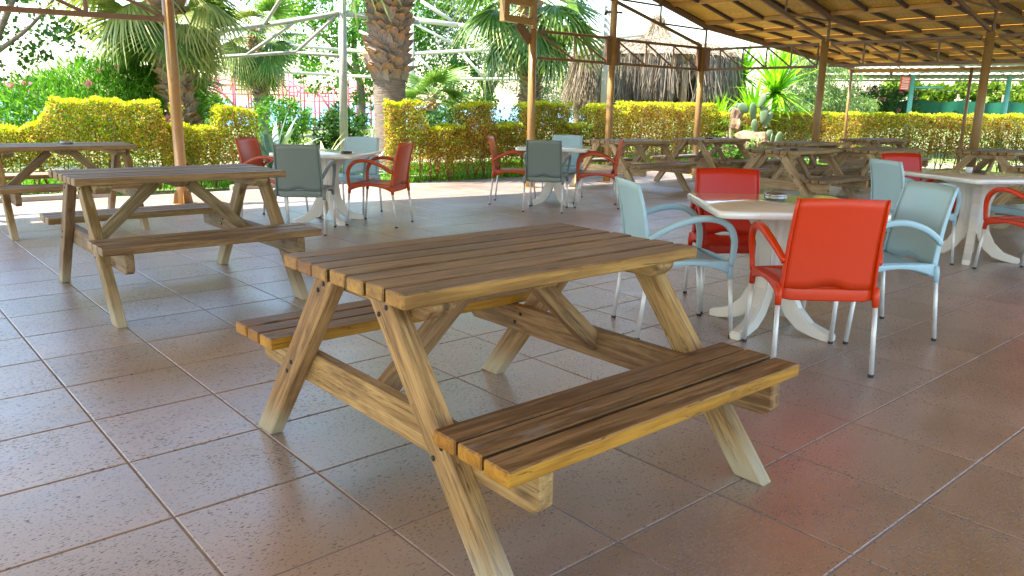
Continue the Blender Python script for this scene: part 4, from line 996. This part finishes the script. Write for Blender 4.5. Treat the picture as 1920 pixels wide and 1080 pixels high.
bush("dark bush beside the white pipe post in front of the sea", -4.05, 19.0, [(0, 0, .75, .50, .5, .50), (-.3, 0, .6, .4, .4, .4)], 3000, .13, .3, 'leafd')
bush("yellow flowering low bush in front of the sea", -6.6, 26, [(0, 0, .15, 1.1, .5, .35), (1.9, 0, .2, .9, .5, .35), (3.6, 0, .2, 1.0, .5, .38)], 6000, .08, .4, 'leafy')
bush("dark bush behind the gap of the bumpy hedge", -1.4, 17.0, [(0, 0, .75, .6, .5, .42), (.9, 0, .7, .6, .5, .40), (2.1, .2, .75, .7, .5, .38)], 6000, .08, .4, 'leafd')
bush("pink flowering oleander at the left end of the green net", 12.3, 28.5, [(0, 0, 1.4, 1.3, .7, .85), (-1.4, 0, 1.3, .9, .7, .7), (1.2, 0.3, 1.5, .9, .7, .6)], 9000, .15, .22, 'leafd', 24)
bush("vine leaves climbing behind the green net under the pale canopy", 16.0, 30.5, [(-1.2, 0, 1.9, 1.3, .4, .55), (.8, 0, 1.8, 1.1, .4, .6), (2.6, 0, 1.95, 1.2, .4, .6), (4.6, 0, 1.9, 1.3, .4, .6)], 7500, .17, .9, 'leafy', 3)
bush("leafy undergrowth beside the driftwood under the cactus", 4.75, 17.6, [(0, 0, .32, .42, .3, .30), (.7, .2, .38, .4, .3, .28), (-.6, -.3, .28, .35, .3, .25)], 3800, .06, .6, 'leafb')
bush("yellow green low bush in front of the cactus pads", 4.9, 18.4, [(0, 0, .85, .42, .3, .22), (.35, 0, .75, .3, .3, .2)], 2500, .06, .5, 'leafy')

# ------------------------------------------------------------------ palms
def fan_mesh(nseg, rad, droop, spread, mat, seed):
    rg = np.random.default_rng(seed); V = []; F = []; vv = []
    # petiole along +X then fan centre at x=1.0*?
    pl = rad * .75
    pet = sweep([(0, 0, 0), (pl * .5, 0, .05), (pl, 0, -.02)], [.020, .015, .010], 4)
    for k in range(nseg):
        a = (k / (nseg - 1) - .5) * spread; L = rad * (1 - .18 * abs(a) / (spread / 2)) * rg.uniform(.85, 1.08)
        pts = []
        for j in range(5):
            t = j / 4; x = pl + math.cos(a) * L * t; y = math.sin(a) * L * t; z = -.02 - droop * L * t ** 2.2 + (.03 if k % 2 else -.01) * t + rg.normal(0, .008) * j * .5
            w = (.5 * rad * spread / nseg) * (t * 1.9 if t < .42 else max(0, 1 - t) * 1.25 + .03)
            pts.append((Vector((x, y, z)), Vector((-math.sin(a), math.cos(a), .25 if k % 2 else -.25)) * w))
        i0 = len(V)
        for p, w in pts: V += [p - w, p + w]
        for j in range(4): F.append((i0 + 2 * j, i0 + 2 * j + 1, i0 + 2 * j + 3, i0 + 2 * j + 2)); vv.append(np.clip(rg.normal(.5, .15) + .25 * (j > 2), 0, 1))
    k = len(V); V += pet[0]
    for f in pet[1]:
        if len(f) == 4: F.append(tuple(k + q for q in f)); vv.append(.9)
    return np_mesh("frond", np.array([tuple(v) for v in V]), np.array(F), mat, np.array(vv))
def boot_mesh():
    V = [(-.085, 0, 0), (.085, 0, 0), (.06, -.045, .09), (-.06, -.045, .09), (-.045, -.085, .17), (.05, -.08, .165), (-.10, .04, -.03), (.10, .04, -.03), (.06, .02, .12), (-.06, .02, .12), (.015, -.095, .195), (-.04, -.06, .175), (.045, -.055, .17)]
    F = [(0, 1, 2, 3), (3, 2, 5, 4), (1, 7, 8, 2), (6, 0, 3, 9), (2, 8, 12, 5), (9, 3, 4, 11), (8, 9, 11, 12), (4, 5, 10), (5, 12, 10), (12, 11, 10), (11, 4, 10)]
    return mk("leaf_base", V, F, M['boot'])
BOOT = boot_mesh()
for v_ in BOOT.vertices: v_.co.z *= .72; v_.co.x *= 1.12
FN = [fan_mesh(44, .85, .25, 3.9, M['palm'], 1), fan_mesh(38, .80, .50, 3.4, M['palm'], 2), fan_mesh(46, .85, .35, 3.8, M['palmdry'], 3), fan_mesh(38, .8, .8, 3.0, M['palmdry'], 4)]
def palm(label, x, y, path, r0, r1, boots_from, fronds, fscale, kinds, fan_tilt=(-.9, .9), nring=9, bscale=1.0, boots_to=9):
    T = thing("fan_palm", label, "palm tree", (x, y, 0), 0, "palm trees behind the hedges")
    pp = catmull(path, 6); m = len(pp); rr = [r0 + (r1 - r0) * k / (m - 1) for k in range(m)]
    sweep_obj("trunk", pp, rr, M['palmbark'], T, 20)
    zs = [p.z for p in pp]; xs = [p.x for p in pp]; ys = [p.y for p in pp]
    z = boots_from; row = 0
    while z < min(zs[-1], boots_to):
        cx, cy, r_ = np.interp(z, zs, xs), np.interp(z, zs, ys), np.interp(z, zs, rr)
        for k in range(nring):
            an = 2 * math.pi * (k + .5 * (row % 2)) / nring + R.uniform(-.12, .12)
            if math.sin(an) > .45: continue          # far side cannot be seen from the terrace
            s_ = bscale * R.uniform(.68, 1.38)
            mtx = Matrix.Translation((cx + (r_ - .01) * math.cos(an), cy + (r_ - .01) * math.sin(an), z + R.uniform(-.02, .02))) @ Matrix.Rotation(an + math.pi / 2 + R.uniform(-.25, .25), 4, 'Z') @ Matrix.Rotation(R.uniform(-.35, .45), 4, 'X') @ Matrix.Rotation(R.uniform(-.55, .55), 4, 'Y') @ Matrix.Scale(s_, 4)
            link("leaf_base", BOOT, T, mtx)
        z += .088 * bscale; row += 1
    top = Vector(path[-1])
    for k in range(fronds):
        an = 2.4 * k + R.uniform(-.3, .3); el = fan_tilt[1] - (fan_tilt[1] - fan_tilt[0]) * ((k + .5) / fronds) + R.uniform(-.12, .12)
        mtx = Matrix.Translation(top + Vector((0, 0, -.25 * k / fronds))) @ Matrix.Rotation(an, 4, 'Z') @ Matrix.Rotation(-el, 4, 'Y') @ Matrix.Rotation(R.uniform(-.5, .5), 4, 'X') @ Matrix.Scale(fscale * R.uniform(.85, 1.15), 4)
        link("frond", FN[R.choice(kinds)], T, mtx)
    return T
palm("thick palm trunk with pruned leaf bases and a smooth grey foot, left of the middle", -2.28, 14.6, [(0, 0, 0), (-.01, 0, 1.0), (-.01, 0, 1.8), (0, 0, 3.2), (.03, 0, 5.2)], .285, .30, 1.72, 22, 1.7, (0, 1), nring=11, bscale=1.25)
palm("leaning palm with rough trunk and big pale fans behind the leftmost post", -5.45, 13.2, [(0, 0, 0), (-.03, 0, .9), (-.12, 0, 1.6), (-.19, 0, 2.4), (-.24, 0, 3.15)], .17, .26, .5, 26, 1.10, (2, 3, 2, 0), (-1.0, .7), nring=9, bscale=.95)
palm("slim palm in front of the pink frame with drooping fans", -6.35, 20.0, [(0, 0, 0), (0, 0, 1.2), (-.06, 0, 2.1), (-.08, 0, 2.95)], .16, .12, .9, 26, .95, (1, 3, 0), (-1.2, .8), nring=7, bscale=.85)
palm("palm behind the box bracket post with dark hanging fans", .36, 19.0, [(0, 0, 0), (0, 0, 1.4), (-.03, 0, 2.9), (-.08, 0, 3.9)], .20, .17, .9, 22, 1.6, (0, 1, 1), (-1.1, .6), nring=8, bscale=.95)
palm("low dark fan palm behind the gap in the bumpy hedge", -2.3, 22.0, [(0, 0, 0), (0, 0, .5), (0, 0, 1.5)], .12, .10, .6, 18, .9, (0, 1), (-.5, .9), nring=6, bscale=.8)
palm("low bright fan palm above the oleander at the upper left", -6.6, 15.0, [(0, 0, 0), (0, 0, .8), (0, 0, 1.9)], .12, .12, .9, 20, .95, (0, 0, 2), (-.5, .9), nring=6, bscale=.8)

# ------------------------------------------------------------------ strap leaved plants
def strap_mesh(L, w, bend, mat, seed, thick=.0, vlo=0.2, vhi=.9, edge=False):
    rg = np.random.default_rng(seed); V = []; F = []; vv = []; n = 7; K = 5 if edge else 3
    offs = np.linspace(-1, 1, K)
    for j in range(n):
        t = j / (n - 1); ww = w * (1.0 if t < .1 else (1 - ((t - .35) / .65) ** 2 if t > .35 else 1)) + .002
        x = L * (t - bend * .35 * t ** 3) * .0 + L * math.sin(bend * t * 1.2) * t * .6; z = L * t * math.cos(bend * t * .9)
        for o_ in offs: V.append((x - .12 * ww * (o_ * o_) * -1.6, o_ * ww, z))
    for j in range(n - 1):
        for k in range(K - 1):
            F.append((j * K + k, j * K + k + 1, (j + 1) * K + k + 1, (j + 1) * K + k))
            vv.append(.95 if edge and k in (0, K - 2) else rg.uniform(vlo, vhi) * (.5 if edge else 1))
    return np_mesh("blade", np.array(V), np.array(F), mat, np.array(vv), True)
def rosette(name, label, cat, loc, n, L, w, mat, tilt=(.1, 1.3), bend=.5, edge=False, trunk=0, group=None, vr=(.2, .9), nv=3):
    T = thing(name, label, cat, loc, 0, group); ms = [strap_mesh(L * q, w, bend * (.6 + .3 * i), mat, i + 5, 0, vr[0], vr[1], edge) for i, q in enumerate((1, .85, .95)[:nv])]
    if trunk: sweep_obj("trunk", [(0, 0, 0), (.02, 0, trunk * .5), (0, 0, trunk)], [.07, .06, .05], M['bark'], T, 8)
    for k in range(n):
        f = (k + .5) / n; t = tilt[0] + (tilt[1] - tilt[0]) * f + R.uniform(-.08, .08); a = 2.4 * k + R.uniform(-.2, .2)
        m = Matrix.Translation((0, 0, trunk)) @ Matrix.Rotation(a, 4, 'Z') @ Matrix.Rotation(t, 4, 'Y') @ Matrix.Scale(R.uniform(.8, 1.1) * (1 - .15 * f), 4)
        link("leaf", ms[k % len(ms)], T, m)
    return T
rosette("agave", "tall pale blue green agave behind the red chair of the left group", "agave", (-4.68, 15.3, 0), 13, 1.25, .085, M['agave'], (.05, .95), .35)
rosette("agave", "variegated agave with yellow edged leaves behind the left white table", "agave", (-3.62, 15.0, -.02), 20, .92, .05, M['agavey'], (.05, 1.2), .9, True)
rosette("agave", "low blue green agave at the foot of the white pipe post", "agave", (-3.0, 15.4, -.02), 18, .85, .045, M['agave'], (.1, 1.3), .7)
rosette("agave", "small agave between the thick palm trunk and the brick orange chair", "agave", (-2.55, 13.6, -.02), 16, .70, .04, M['agave'], (.1, 1.3), .8)
rosette("yucca", "tall bright yucca crown with stiff spiky leaves behind the lattice girder", "yucca", (6.75, 20.9, 0), 140, 1.5, .055, M['yucca'], (.05, 2.1), .35, trunk=1.75, group="yuccas behind the cactus", vr=(.3, 1))
rosette("yucca", "lower bright yucca just above the prickly pear", "yucca", (6.0, 20.2, 0), 80, 1.1, .045, M['yucca'], (.05, 1.6), .3, trunk=1.12, group="yuccas behind the cactus", vr=(.3, 1))
rosette("yucca", "small yucca in front of the right end of the thatched hut", "yucca", (5.15, 20.2, 0), 40, .85, .045, M['yucca'], (.05, 1.2), .3, trunk=.98, group="yuccas behind the cactus", vr=(.3, 1))
rosette("yucca", "tall dim yucca between the thatched hut and the bright yucca crown", "yucca", (6.1, 21.8, 0), 70, 1.0, .05, M['yucca'], (.05, 2.0), .35, trunk=2.15, group="yuccas behind the cactus", vr=(.0, .5))
# prickly pear
T = thing("prickly_pear", "grey green prickly pear cactus with oval pads behind the driftwood", "cactus", (5.75, 18.9, 0))
def pad(x, y, z, h, w, rz, ry):
    bm = bmesh.new(); bmesh.ops.create_icosphere(bm, subdivisions=3, radius=1)
    for v in bm.verts:
        t = (v.co.z + 1) / 2; v.co.x *= w * (.62 + .5 * t); v.co.y *= .028; v.co.z = v.co.z * h / 2 + h / 2
    link("cactus_pad", bm_mesh(bm, "cactus_pad", M['cactus'], True), T, Matrix.Translation((x, y, z)) @ Matrix.Rotation(rz, 4, 'Z') @ Matrix.Rotation(ry, 4, 'Y'))
sweep_obj("trunk", [(.05, 0, 0), (.0, 0, .45), (-.05, 0, .72)], [.09, .08, .07], M['cactus'], T, 9)
for a in ((-.06, 0, .68, .42, .10, .2, -.05), (-.10, .02, 1.02, .46, .12, .4, -.12), (-.25, 0, 1.25, .30, .13, .1, -1.0), (-.33, 0.1, 1.18, .34, .12, .3, -.7), (.10, 0, .98, .42, .11, -.2, .12), (.06, .05, 1.3, .40, .10, .9, .1), (.13, 0, .90, .46, .10, .5, .65),
          (.0, 0, 1.35, .36, .09, -.5, .3), (.20, 0, .60, .30, .10, .2, .6), (.36, 0, .45, .34, .10, 1.0, .2), (.42, -.1, .42, .42, .10, .4, .35), (-.02, 0, .4, .4, .09, 0, -.3), (.22, -.1, .38, .22, .09, .8, -.4), (-.45, 0, 1.22, .28, .11, .2, -1.3)):
    pad(*a)
# driftwood stump and rocks
def lump(name, label, cat, loc, size, mat, seed, n=3, spikes=True):
    bm = bmesh.new(); bmesh.ops.create_icosphere(bm, subdivisions=n, radius=1); rg = random.Random(seed)
    dirs = [Vector((rg.uniform(-1, 1), rg.uniform(-1, 1), rg.uniform(-.3, 1))).normalized() for _ in range(14)]
    for v in bm.verts:
        c = v.co.normalized(); f = 1 + sum(.45 * max(0, c.dot(d) - .86) / .14 * (1 if i % 2 else -.55) for i, d in enumerate(dirs)) if spikes else 1 + .12 * math.sin(c.x * 5 + seed) + .1 * math.sin(c.z * 7 + c.y * 4)
        f += rg.uniform(-.05, .05); v.co = Vector((c.x * size[0] * f, c.y * size[1] * f, c.z * size[2] * f))
    o = link(name, bm_mesh(bm, name, mat)); o.location = loc; return tag(o, label, cat)
lump("driftwood_stump", "knotty pale driftwood stump between two picnic tables below the cactus", "stump", (5.45, 18.0, .50), (.36, .25, .27), M['log'], 3)
lump("driftwood_stump", "upright gnarled driftwood piece left of the prickly pear", "stump", (5.05, 18.3, .98), (.13, .1, .25), M['log'], 8)
for i, (x, y, z, s_) in enumerate(((4.7, 17.9, .45, .30), (5.0, 18.1, .42, .28), (4.3, 17.7, .35, .25), (5.9, 18.3, .3, .28), (6.3, 18.4, .25, .25))):
    o = lump("garden_rock", ["pinkish rock left of the driftwood stump, under the yellow bush", "pinkish rock touching the left side of the driftwood stump", "leftmost pinkish rock of the cactus bed", "pinkish rock just right of the driftwood stump", "rightmost rock of the cactus bed, in front of the long hedge"][i], "rock", (x, y, z - .1), (s_ * 1.3, s_, s_), M['rock'], 20 + i, 3, False)
    o['group'] = "rocks in the cactus bed"

# ------------------------------------------------------------------ thatched hut
T = thing("thatched_hut", "round thatched straw hut with hanging fringe and knobbed top behind the hedge", "hut", (3.88, 22.6, 0))
Rr = 2.38
def straws(n, gen, L, w, name, stuffv=(0, 1)):
    P, d, v = gen(n); Ls = L * NR.uniform(.6, 1.3, n); s = np.cross(d, unit(n)); s /= np.linalg.norm(s, axis=1)[:, None]
    k = 4; rows = []
    c = P.copy(); dd_ = d.copy()
    for j in range(k + 1):
        ww = (w * (1 - .7 * j / k) * NR.uniform(.7, 1.3, n))[:, None]; rows += [c - s * ww / 2, c + s * ww / 2]
        dd_ = dd_ + NR.normal(0, .10, (n, 3)); dd_[:, 2] -= .10; dd_ /= np.linalg.norm(dd_, axis=1)[:, None]; c = c + dd_ * (Ls / k)[:, None]
    V = np.stack(rows, 1).reshape(-1, 3); base = (np.arange(n) * 2 * (k + 1))[:, None]
    F = np.concatenate([base + np.array([[2 * j, 2 * j + 1, 2 * j + 3, 2 * j + 2]]) for j in range(k)], 0); vv = np.tile(v, k)
    o = link(name, np_mesh(name, V, F, M['straw'], vv), T); o['kind'] = 'stuff'
def fringe(n):
    a = NR.random(n) * 2 * np.pi; lay = NR.random(n); r = Rr - .02 - .30 * lay * NR.random(n); tuft = np.sin(a * 37) * .05 + np.sin(a * 61) * .04
    z = 2.62 + .10 * (Rr - r) + tuft - .35 * (NR.random(n) < .35) * NR.random(n)
    # ragged opening on the camera side, above the timber post
    op = (np.abs(a - 4.90) < .15) & (NR.random(n) < .96); z = np.where(op, z + 5, z); keep = ~op; 
    a, r, z, tuft = a[keep], r[keep], z[keep], tuft[keep]; m = len(a)
    idx = NR.integers(0, m, n); a, r, z = a[idx] + NR.normal(0, .003, n), r[idx], z[idx]
    P = np.stack([r * np.cos(a), r * np.sin(a), z], 1); d = np.stack([.03 * np.cos(a), .03 * np.sin(a), -np.ones(n)], 1); d /= np.linalg.norm(d, axis=1)[:, None]
    band = np.sin(a * 23) * .5 + .5
    return P, d, np.clip(.25 + .45 * NR.random(n) + .3 * band - .1, 0, 1)
straws(9000, fringe, 1.05, .028, "straw_fringe")
def hprof(f):   # f 0 at rim .. 1 at top -> r, z
    r = np.interp(f, [0, .25, .5, .72, .82, .92, 1.0], [Rr, 1.85, 1.15, .46, .29, .17, .16]); z = np.interp(f, [0, .25, .5, .72, .82, .92, 1.0], [2.64, 2.86, 3.00, 3.10, 3.27, 3.47, 3.58]) ; return r, z
def roofst(n):
    f = NR.random(n) ** .8; a = NR.random(n) * 2 * np.pi; r, z = hprof(f); r2, z2 = hprof(np.clip(f - .04, 0, 1))
    P = np.stack([r * np.cos(a), r * np.sin(a), z + .03 + NR.random(n) * .04], 1)
    d = np.stack([(r2 - r) * np.cos(a), (r2 - r) * np.sin(a), z2 - z], 1) + NR.normal(0, .018, (n, 3)); d /= (np.linalg.norm(d, axis=1)[:, None] + 1e-6)
    return P, d, np.clip(.55 + .4 * NR.random(n), 0, .82)
straws(9000, roofst, .30, .022, "straw_roof")
V = []; F = []; K = 32
for f in np.linspace(0, 1, 14):
    r, z = hprof(f); V += [(r * math.cos(2 * math.pi * k / K), r * math.sin(2 * math.pi * k / K), z) for k in range(K)]
for i in range(13):
    for k in range(K): F.append((i * K + k, i * K + (k + 1) % K, (i + 1) * K + (k + 1) % K, (i + 1) * K + k))
me = np_mesh("roof_cone", np.array(V), np.array(F), M['straw'], NR.random(len(F)) * .4 + .3, True); link("roof_cone", me, T)
def knob(n):
    u = unit(n); P = u * np.array([.19, .19, .17]) + np.array([0, 0, 3.64]); d = np.stack([-u[:, 0] * .1, -u[:, 1] * .1, -np.ones(n)], 1) + NR.normal(0, .25, (n, 3)); return P, d / np.linalg.norm(d, axis=1)[:, None], .5 + .4 * NR.random(n)
straws(900, knob, .22, .02, "straw_knob")
V = [(0.17 * math.cos(t) * math.cos(p_), .17 * math.sin(t) * math.cos(p_), 3.64 + .15 * math.sin(p_)) for p_ in np.linspace(-1.5, 1.5, 7) for t in np.linspace(0, 2 * math.pi, 13)[:-1]]
F = [(i * 12 + k, i * 12 + (k + 1) % 12, (i + 1) * 12 + (k + 1) % 12, (i + 1) * 12 + k) for i in range(6) for k in range(12)]
link("knob_core", np_mesh("knob_core", np.array(V), np.array(F), M['straw'], np.full(len(F), .5), True), T)
for k in range(6):
    a = k * math.pi / 3 + math.radians(279.5); x, y = 2.22 * math.cos(a), 2.22 * math.sin(a)
    bar("timber_post", (x, y, 0), (x, y, 2.4), .15, .15, M['wood_grey'], T, up=(math.cos(a), math.sin(a), 0))
    a2 = a + math.pi / 3; bar("ring_beam", (x, y, 2.30), (2.22 * math.cos(a2), 2.22 * math.sin(a2), 2.30), .08, .22, M['wood_dark'], T)
    for sg in (-1, 1):
        tx, ty = -math.sin(a) * sg, math.cos(a) * sg
        bar("knee_brace", (x + tx * .08, y + ty * .08, 1.95), (x + tx * .36, y + ty * .36, 2.32), .07, .09, M['wood_dark2'], T)
def inner(n):
    a = NR.random(n) * math.pi + math.pi * 0; r = 1.7 + .3 * NR.random(n); P = np.stack([r * np.cos(a), r * np.sin(a), 2.5 - .3 * NR.random(n)], 1); d = np.zeros((n, 3)); d[:, 2] = -1; d += NR.normal(0, .05, (n, 3)); return P, d, .1 + .4 * NR.random(n)
straws(3500, inner, 1.2, .035, "inner_fringe")

# ------------------------------------------------------------------ white pipe pergola
T = thing("pipe_pergola", "cream painted steel pipe pergola of posts, ring beams and braces behind the hedges", "pergola")
def pipe(p, q, r=.045, name="pipe"): tube(name, p, q, r, M['pipe'], T, seg=10)
pipe((-3.46, 16, 0), (-3.40, 16.05, 3.9), .082, "post"); pipe((-6.5, 16, 0), (-6.5, 16, 3.9), .082, "post"); pipe((-3.50, 27, 0), (-3.50, 27, 4.2), .105, "post")
pipe((2.05, 18.2, 0), (2.05, 18.2, 4.6), .12, "post"); pipe((-10.6, 27, 0), (-10.6, 27, 4.2), .1, "post")
pipe((-7.6, 16.6, 2.35), (-6.19, 16, 2.59), .05); pipe((-6.19, 16, 2.59), (-4.94, 16, 2.75), .05); pipe((-4.94, 16, 2.75), (-3.47, 16, 2.99), .05)
pipe((-6.58, 16, 2.08), (-4.34, 16, 2.25), .035); pipe((-4.34, 16, 2.25), (-3.47, 16, 2.19), .035)
pipe((-6.58, 16, 2.08), (-5.65, 16, 2.66), .032); pipe((-5.30, 16, 2.19), (-4.33, 16, 2.83), .035); pipe((-4.34, 16, 2.25), (-3.50, 16, 2.98), .035)
pipe((-4.94, 16, 2.75), (-4.15, 15.2, 3.45), .035); pipe((-3.47, 16, 2.99), (-2.0, 16.6, 2.92), .05)
pipe((-10.35, 27, 3.34), (-5.85, 27, 3.01), .055); pipe((-5.85, 27, 3.01), (-3.70, 27, 2.91), .055); pipe((-3.76, 27, 2.91), (.21, 27, 3.17), .06); pipe((.21, 27, 3.17), (4.2, 24.5, 3.5), .06)
pipe((-10.9, 27, 2.39), (-6.22, 27, 2.2), .05); pipe((-6.22, 27, 2.2), (-3.81, 27, 2.12), .05); pipe((-3.81, 27, 2.12), (1.3, 27, 2.19), .05)
pipe((-3.69, 27, 4.03), (-1.95, 27, 3.86), .085); pipe((-1.95, 27, 3.86), (1.6, 27, 3.5), .07)
pipe((-3.16, 27, 4.59), (-2.15, 27, 3.99), .06); pipe((-3.36, 27, 3.88), (-2.09, 27, 3.25), .045); pipe((-3.36, 27, 2.95), (-2.6, 27, 2.16), .045); pipe((-1.77, 27, 2.93), (-1.06, 27, 2.18), .045)
pipe((-8.6, 27, 3.9), (-7.3, 27, 3.12), .045); pipe((-7.4, 27, 3.1), (-7.9, 27, 2.3), .04); pipe((-4.2, 27, 2.9), (-4.9, 27, 2.15), .04); pipe((-3.6, 27, 2.98), (-5.2, 27, 3.6), .05)
pipe((.6, 27, 3.0), (1.25, 27, 2.2), .045)
# low white railing by the agaves
T = thing("pipe_railing", "low cream pipe railing behind the agaves", "railing", (-5.1, 20, 0))
for z in (.62, .45, .18): tube("rail", (-1.5, 0, z), (1.5, .1, z + .02), .028, M['pipe'], T, seg=8)
for x in (-1.5, -.75, 0, .75, 1.5): tube("rail_post", (x, .03, 0), (x, .03, .66), .028, M['pipe'], T, seg=8)
for x in (-1.1, .35): tube("rail_brace", (x, .02, .2), (x + .5, .02, .6), .022, M['pipe'], T, seg=8)
sweep_obj("hoop", catmull([(-.62, -.3, 0), (-.60, -.3, .5), (-.50, -.3, .72), (-.3, -.3, .80), (0, -.3, .76)], 4), .024, M['pipe'], T, 8)

# ------------------------------------------------------------------ pink steel climbing frames
def pink_frame(label, x, y, w, dpt, nx, h, seed):
    rg = random.Random(seed); T = thing("climbing_frame", label, "climbing frame", (x, y, -.1), 0, "faded pink steel frames by the sea")
    for row in (0, dpt):
        for k in range(nx + 1):
            px = w * k / nx; hh = h * rg.uniform(.85, 1.25); tube("upright", (px, row, 0), (px, row, hh), .045, M['pink'], T, seg=6)
        for z in (.55, .8, .97): tube("rail", (0, row, h * z - .35), (w, row, h * z - .35), .03, M['pink'], T, seg=6)
        for k in range(nx):
            if k % 2 == 0:
                cx = w * (k + .5) / nx; rr = w / nx * .75; pts = [(cx + rr * math.cos(t), row, h * .72 + rr * 1.0 * math.sin(t)) for t in np.linspace(0, math.pi, 9)]
                sweep_obj("arch", pts, .035, M['pink'], T, 6)
    for k in range(0, nx + 1, 2):
        px = w * k / nx; tube("rail", (px, 0, h * .75), (px, dpt, h * .75), .03, M['pink'], T, seg=6)
    tube("slide_rail", (w * .35, -.1, h * .95), (w * .62, -.3, h * .35), .06, M['pink'], T, seg=6)
    for z in np.linspace(.2, h * .7, 6): tube("rung", (w * .78, -.05, z), (w * .83, -.05, z), .03, M['pink'], T, seg=6)
    return T
pink_frame("faded pink steel climbing frame with arches left of the slim palm", -17.2, 40, 5.6, 2, 7, 2.6, 1)
pink_frame("faded pink steel climbing frame right of the slim palm, in front of the sea", -11.0, 39, 3.6, 2, 5, 2.25, 2)
pink_frame("faded pink steel frame at the far left edge", -26.5, 41, 4, 2, 5, 2.0, 3)

# ------------------------------------------------------------------ pale canopy, turquoise posts, net, sign
T = thing("metal_canopy", "pale corrugated metal canopy on turquoise posts beyond the long hedge", "canopy")
c0, c1_ = Vector((9.6, 29.6, 2.42)), Vector((19.2, 28.2, 2.55))     # far low eave
e0, e1 = Vector((9.6, 24.2, 3.08)), Vector((19.2, 22.2, 3.2))        # near high edge
ns = 5
for k in range(ns):                       # overlapping sheet courses, each with small ribs
    f0, f1 = k / ns, (k + 1) / ns + .02
    a, b_ = c0.lerp(e0, f0), c1_.lerp(e1, f0); c, d = c0.lerp(e0, f1), c1_.lerp(e1, f1)
    nr = 40; V = []; F = []
    for i in range(nr * 4 + 1):
        t = i / (nr * 4); up = (0, .018, .018, 0)[i % 4]
        V += [a.lerp(b_, t) + Vector((0, 0, up + .03 * k)), c.lerp(d, t) + Vector((0, 0, up + .03 * k - .035))]
    F = [(2 * i, 2 * i + 2, 2 * i + 3, 2 * i + 1) for i in range(nr * 4)]
    link("roof_sheet", mk("roof_sheet", V, F, M['sheet']), T)
    tube("purlin", a - Vector((0, 0, .05)), b_ - Vector((0, 0, .05)), .03, M['kerb'], T, seg=6)
for x, y in ((13.26, 27), (16.48, 27), (10.1, 27.6), (19.0, 26)):
    tube("turquoise_post", (x, y, 0), (x, y, 2.55), .075, M['teal'], T, seg=10)
    for sg in (-1, 1): tube("brace", (x, y, 2.5), (x + sg * .9, y - .4, 2.86), .015, M['kerb'], T, seg=5)
    for k in range(5): tube("brace", (x - .9 + .36 * k, y - .1, 2.84 - .05 * (k % 2)), (x - .72 + .36 * k, y - .1, 2.62), .010, M['kerb'], T, seg=5)
tube("turquoise_rail", (13.26, 27, 2.14), (14.3, 27, 2.16), .04, M['teal'], T, seg=8)
# net fence
T = thing("net_fence", "green shade net stretched between dark posts behind the long hedge", "fence")
V = []; F = []; n = 60
for i in range(n + 1):
    t = i / n; x = 12.74 + 7.3 * t; y = 29 + .05 * math.sin(i * .9); sag = .10 * math.sin(math.pi * ((t * 4.3) % 1)) ** 1; V += [(x, y, .75), (x, y + .03 * math.sin(i * .6), 1.33), (x, y, 1.80 - sag)]
for i in range(n): F += [(3 * i, 3 * i + 3, 3 * i + 4, 3 * i + 1), (3 * i + 1, 3 * i + 4, 3 * i + 5, 3 * i + 2)]
link("net", mk("net", V, F, M['net'], True), T)
for x in (12.74, 14.4, 15.98, 17.6, 19.2): tube("net_post", (x, 29.05, 0), (x, 29.05, 2.0), .04, M['teal'] if x < 13 else M['bark'], T, seg=8)
tube("wire", (12.7, 29.1, 2.1), (19.5, 29.1, 2.12), .012, M['bolt'], T, seg=5)
# red sign
T = thing("hanging_sign", "red sign board with four bands of white lettering hanging under the pale canopy", "sign", (12.53, 26, 2.23))
T.rotation_euler = (0, math.radians(4), 0)
link("board", board_mesh(.30, .03, .42, M['signred'], .004), T)
for k, (zz, hh) in enumerate(((.145, .060), (.055, .062), (-.040, .052), (-.135, .085))):
    # blurred words: rows of short strokes on the board face
    x = -.115
    link("lettering", board_mesh(.23, .004, hh, M['signwhite'], 0), T, Matrix.Translation((0, -.0175, zz)))
    while x < .10:
        w_ = R.uniform(.012, .022); link("letter", board_mesh(w_, .003, hh * .45, M['signred'], 0), T, Matrix.Translation((x + w_ / 2, -.0215, zz))); x += w_ + .010
for sx in (-.12, .12): tube("hanger", (sx, 0, .21), (sx * .8, 0, .62), .006, M['bolt'], T, seg=5)
print("objects", len(bpy.data.objects), "tris approx", sum(len(m.polygons) for m in bpy.data.meshes) * 2)
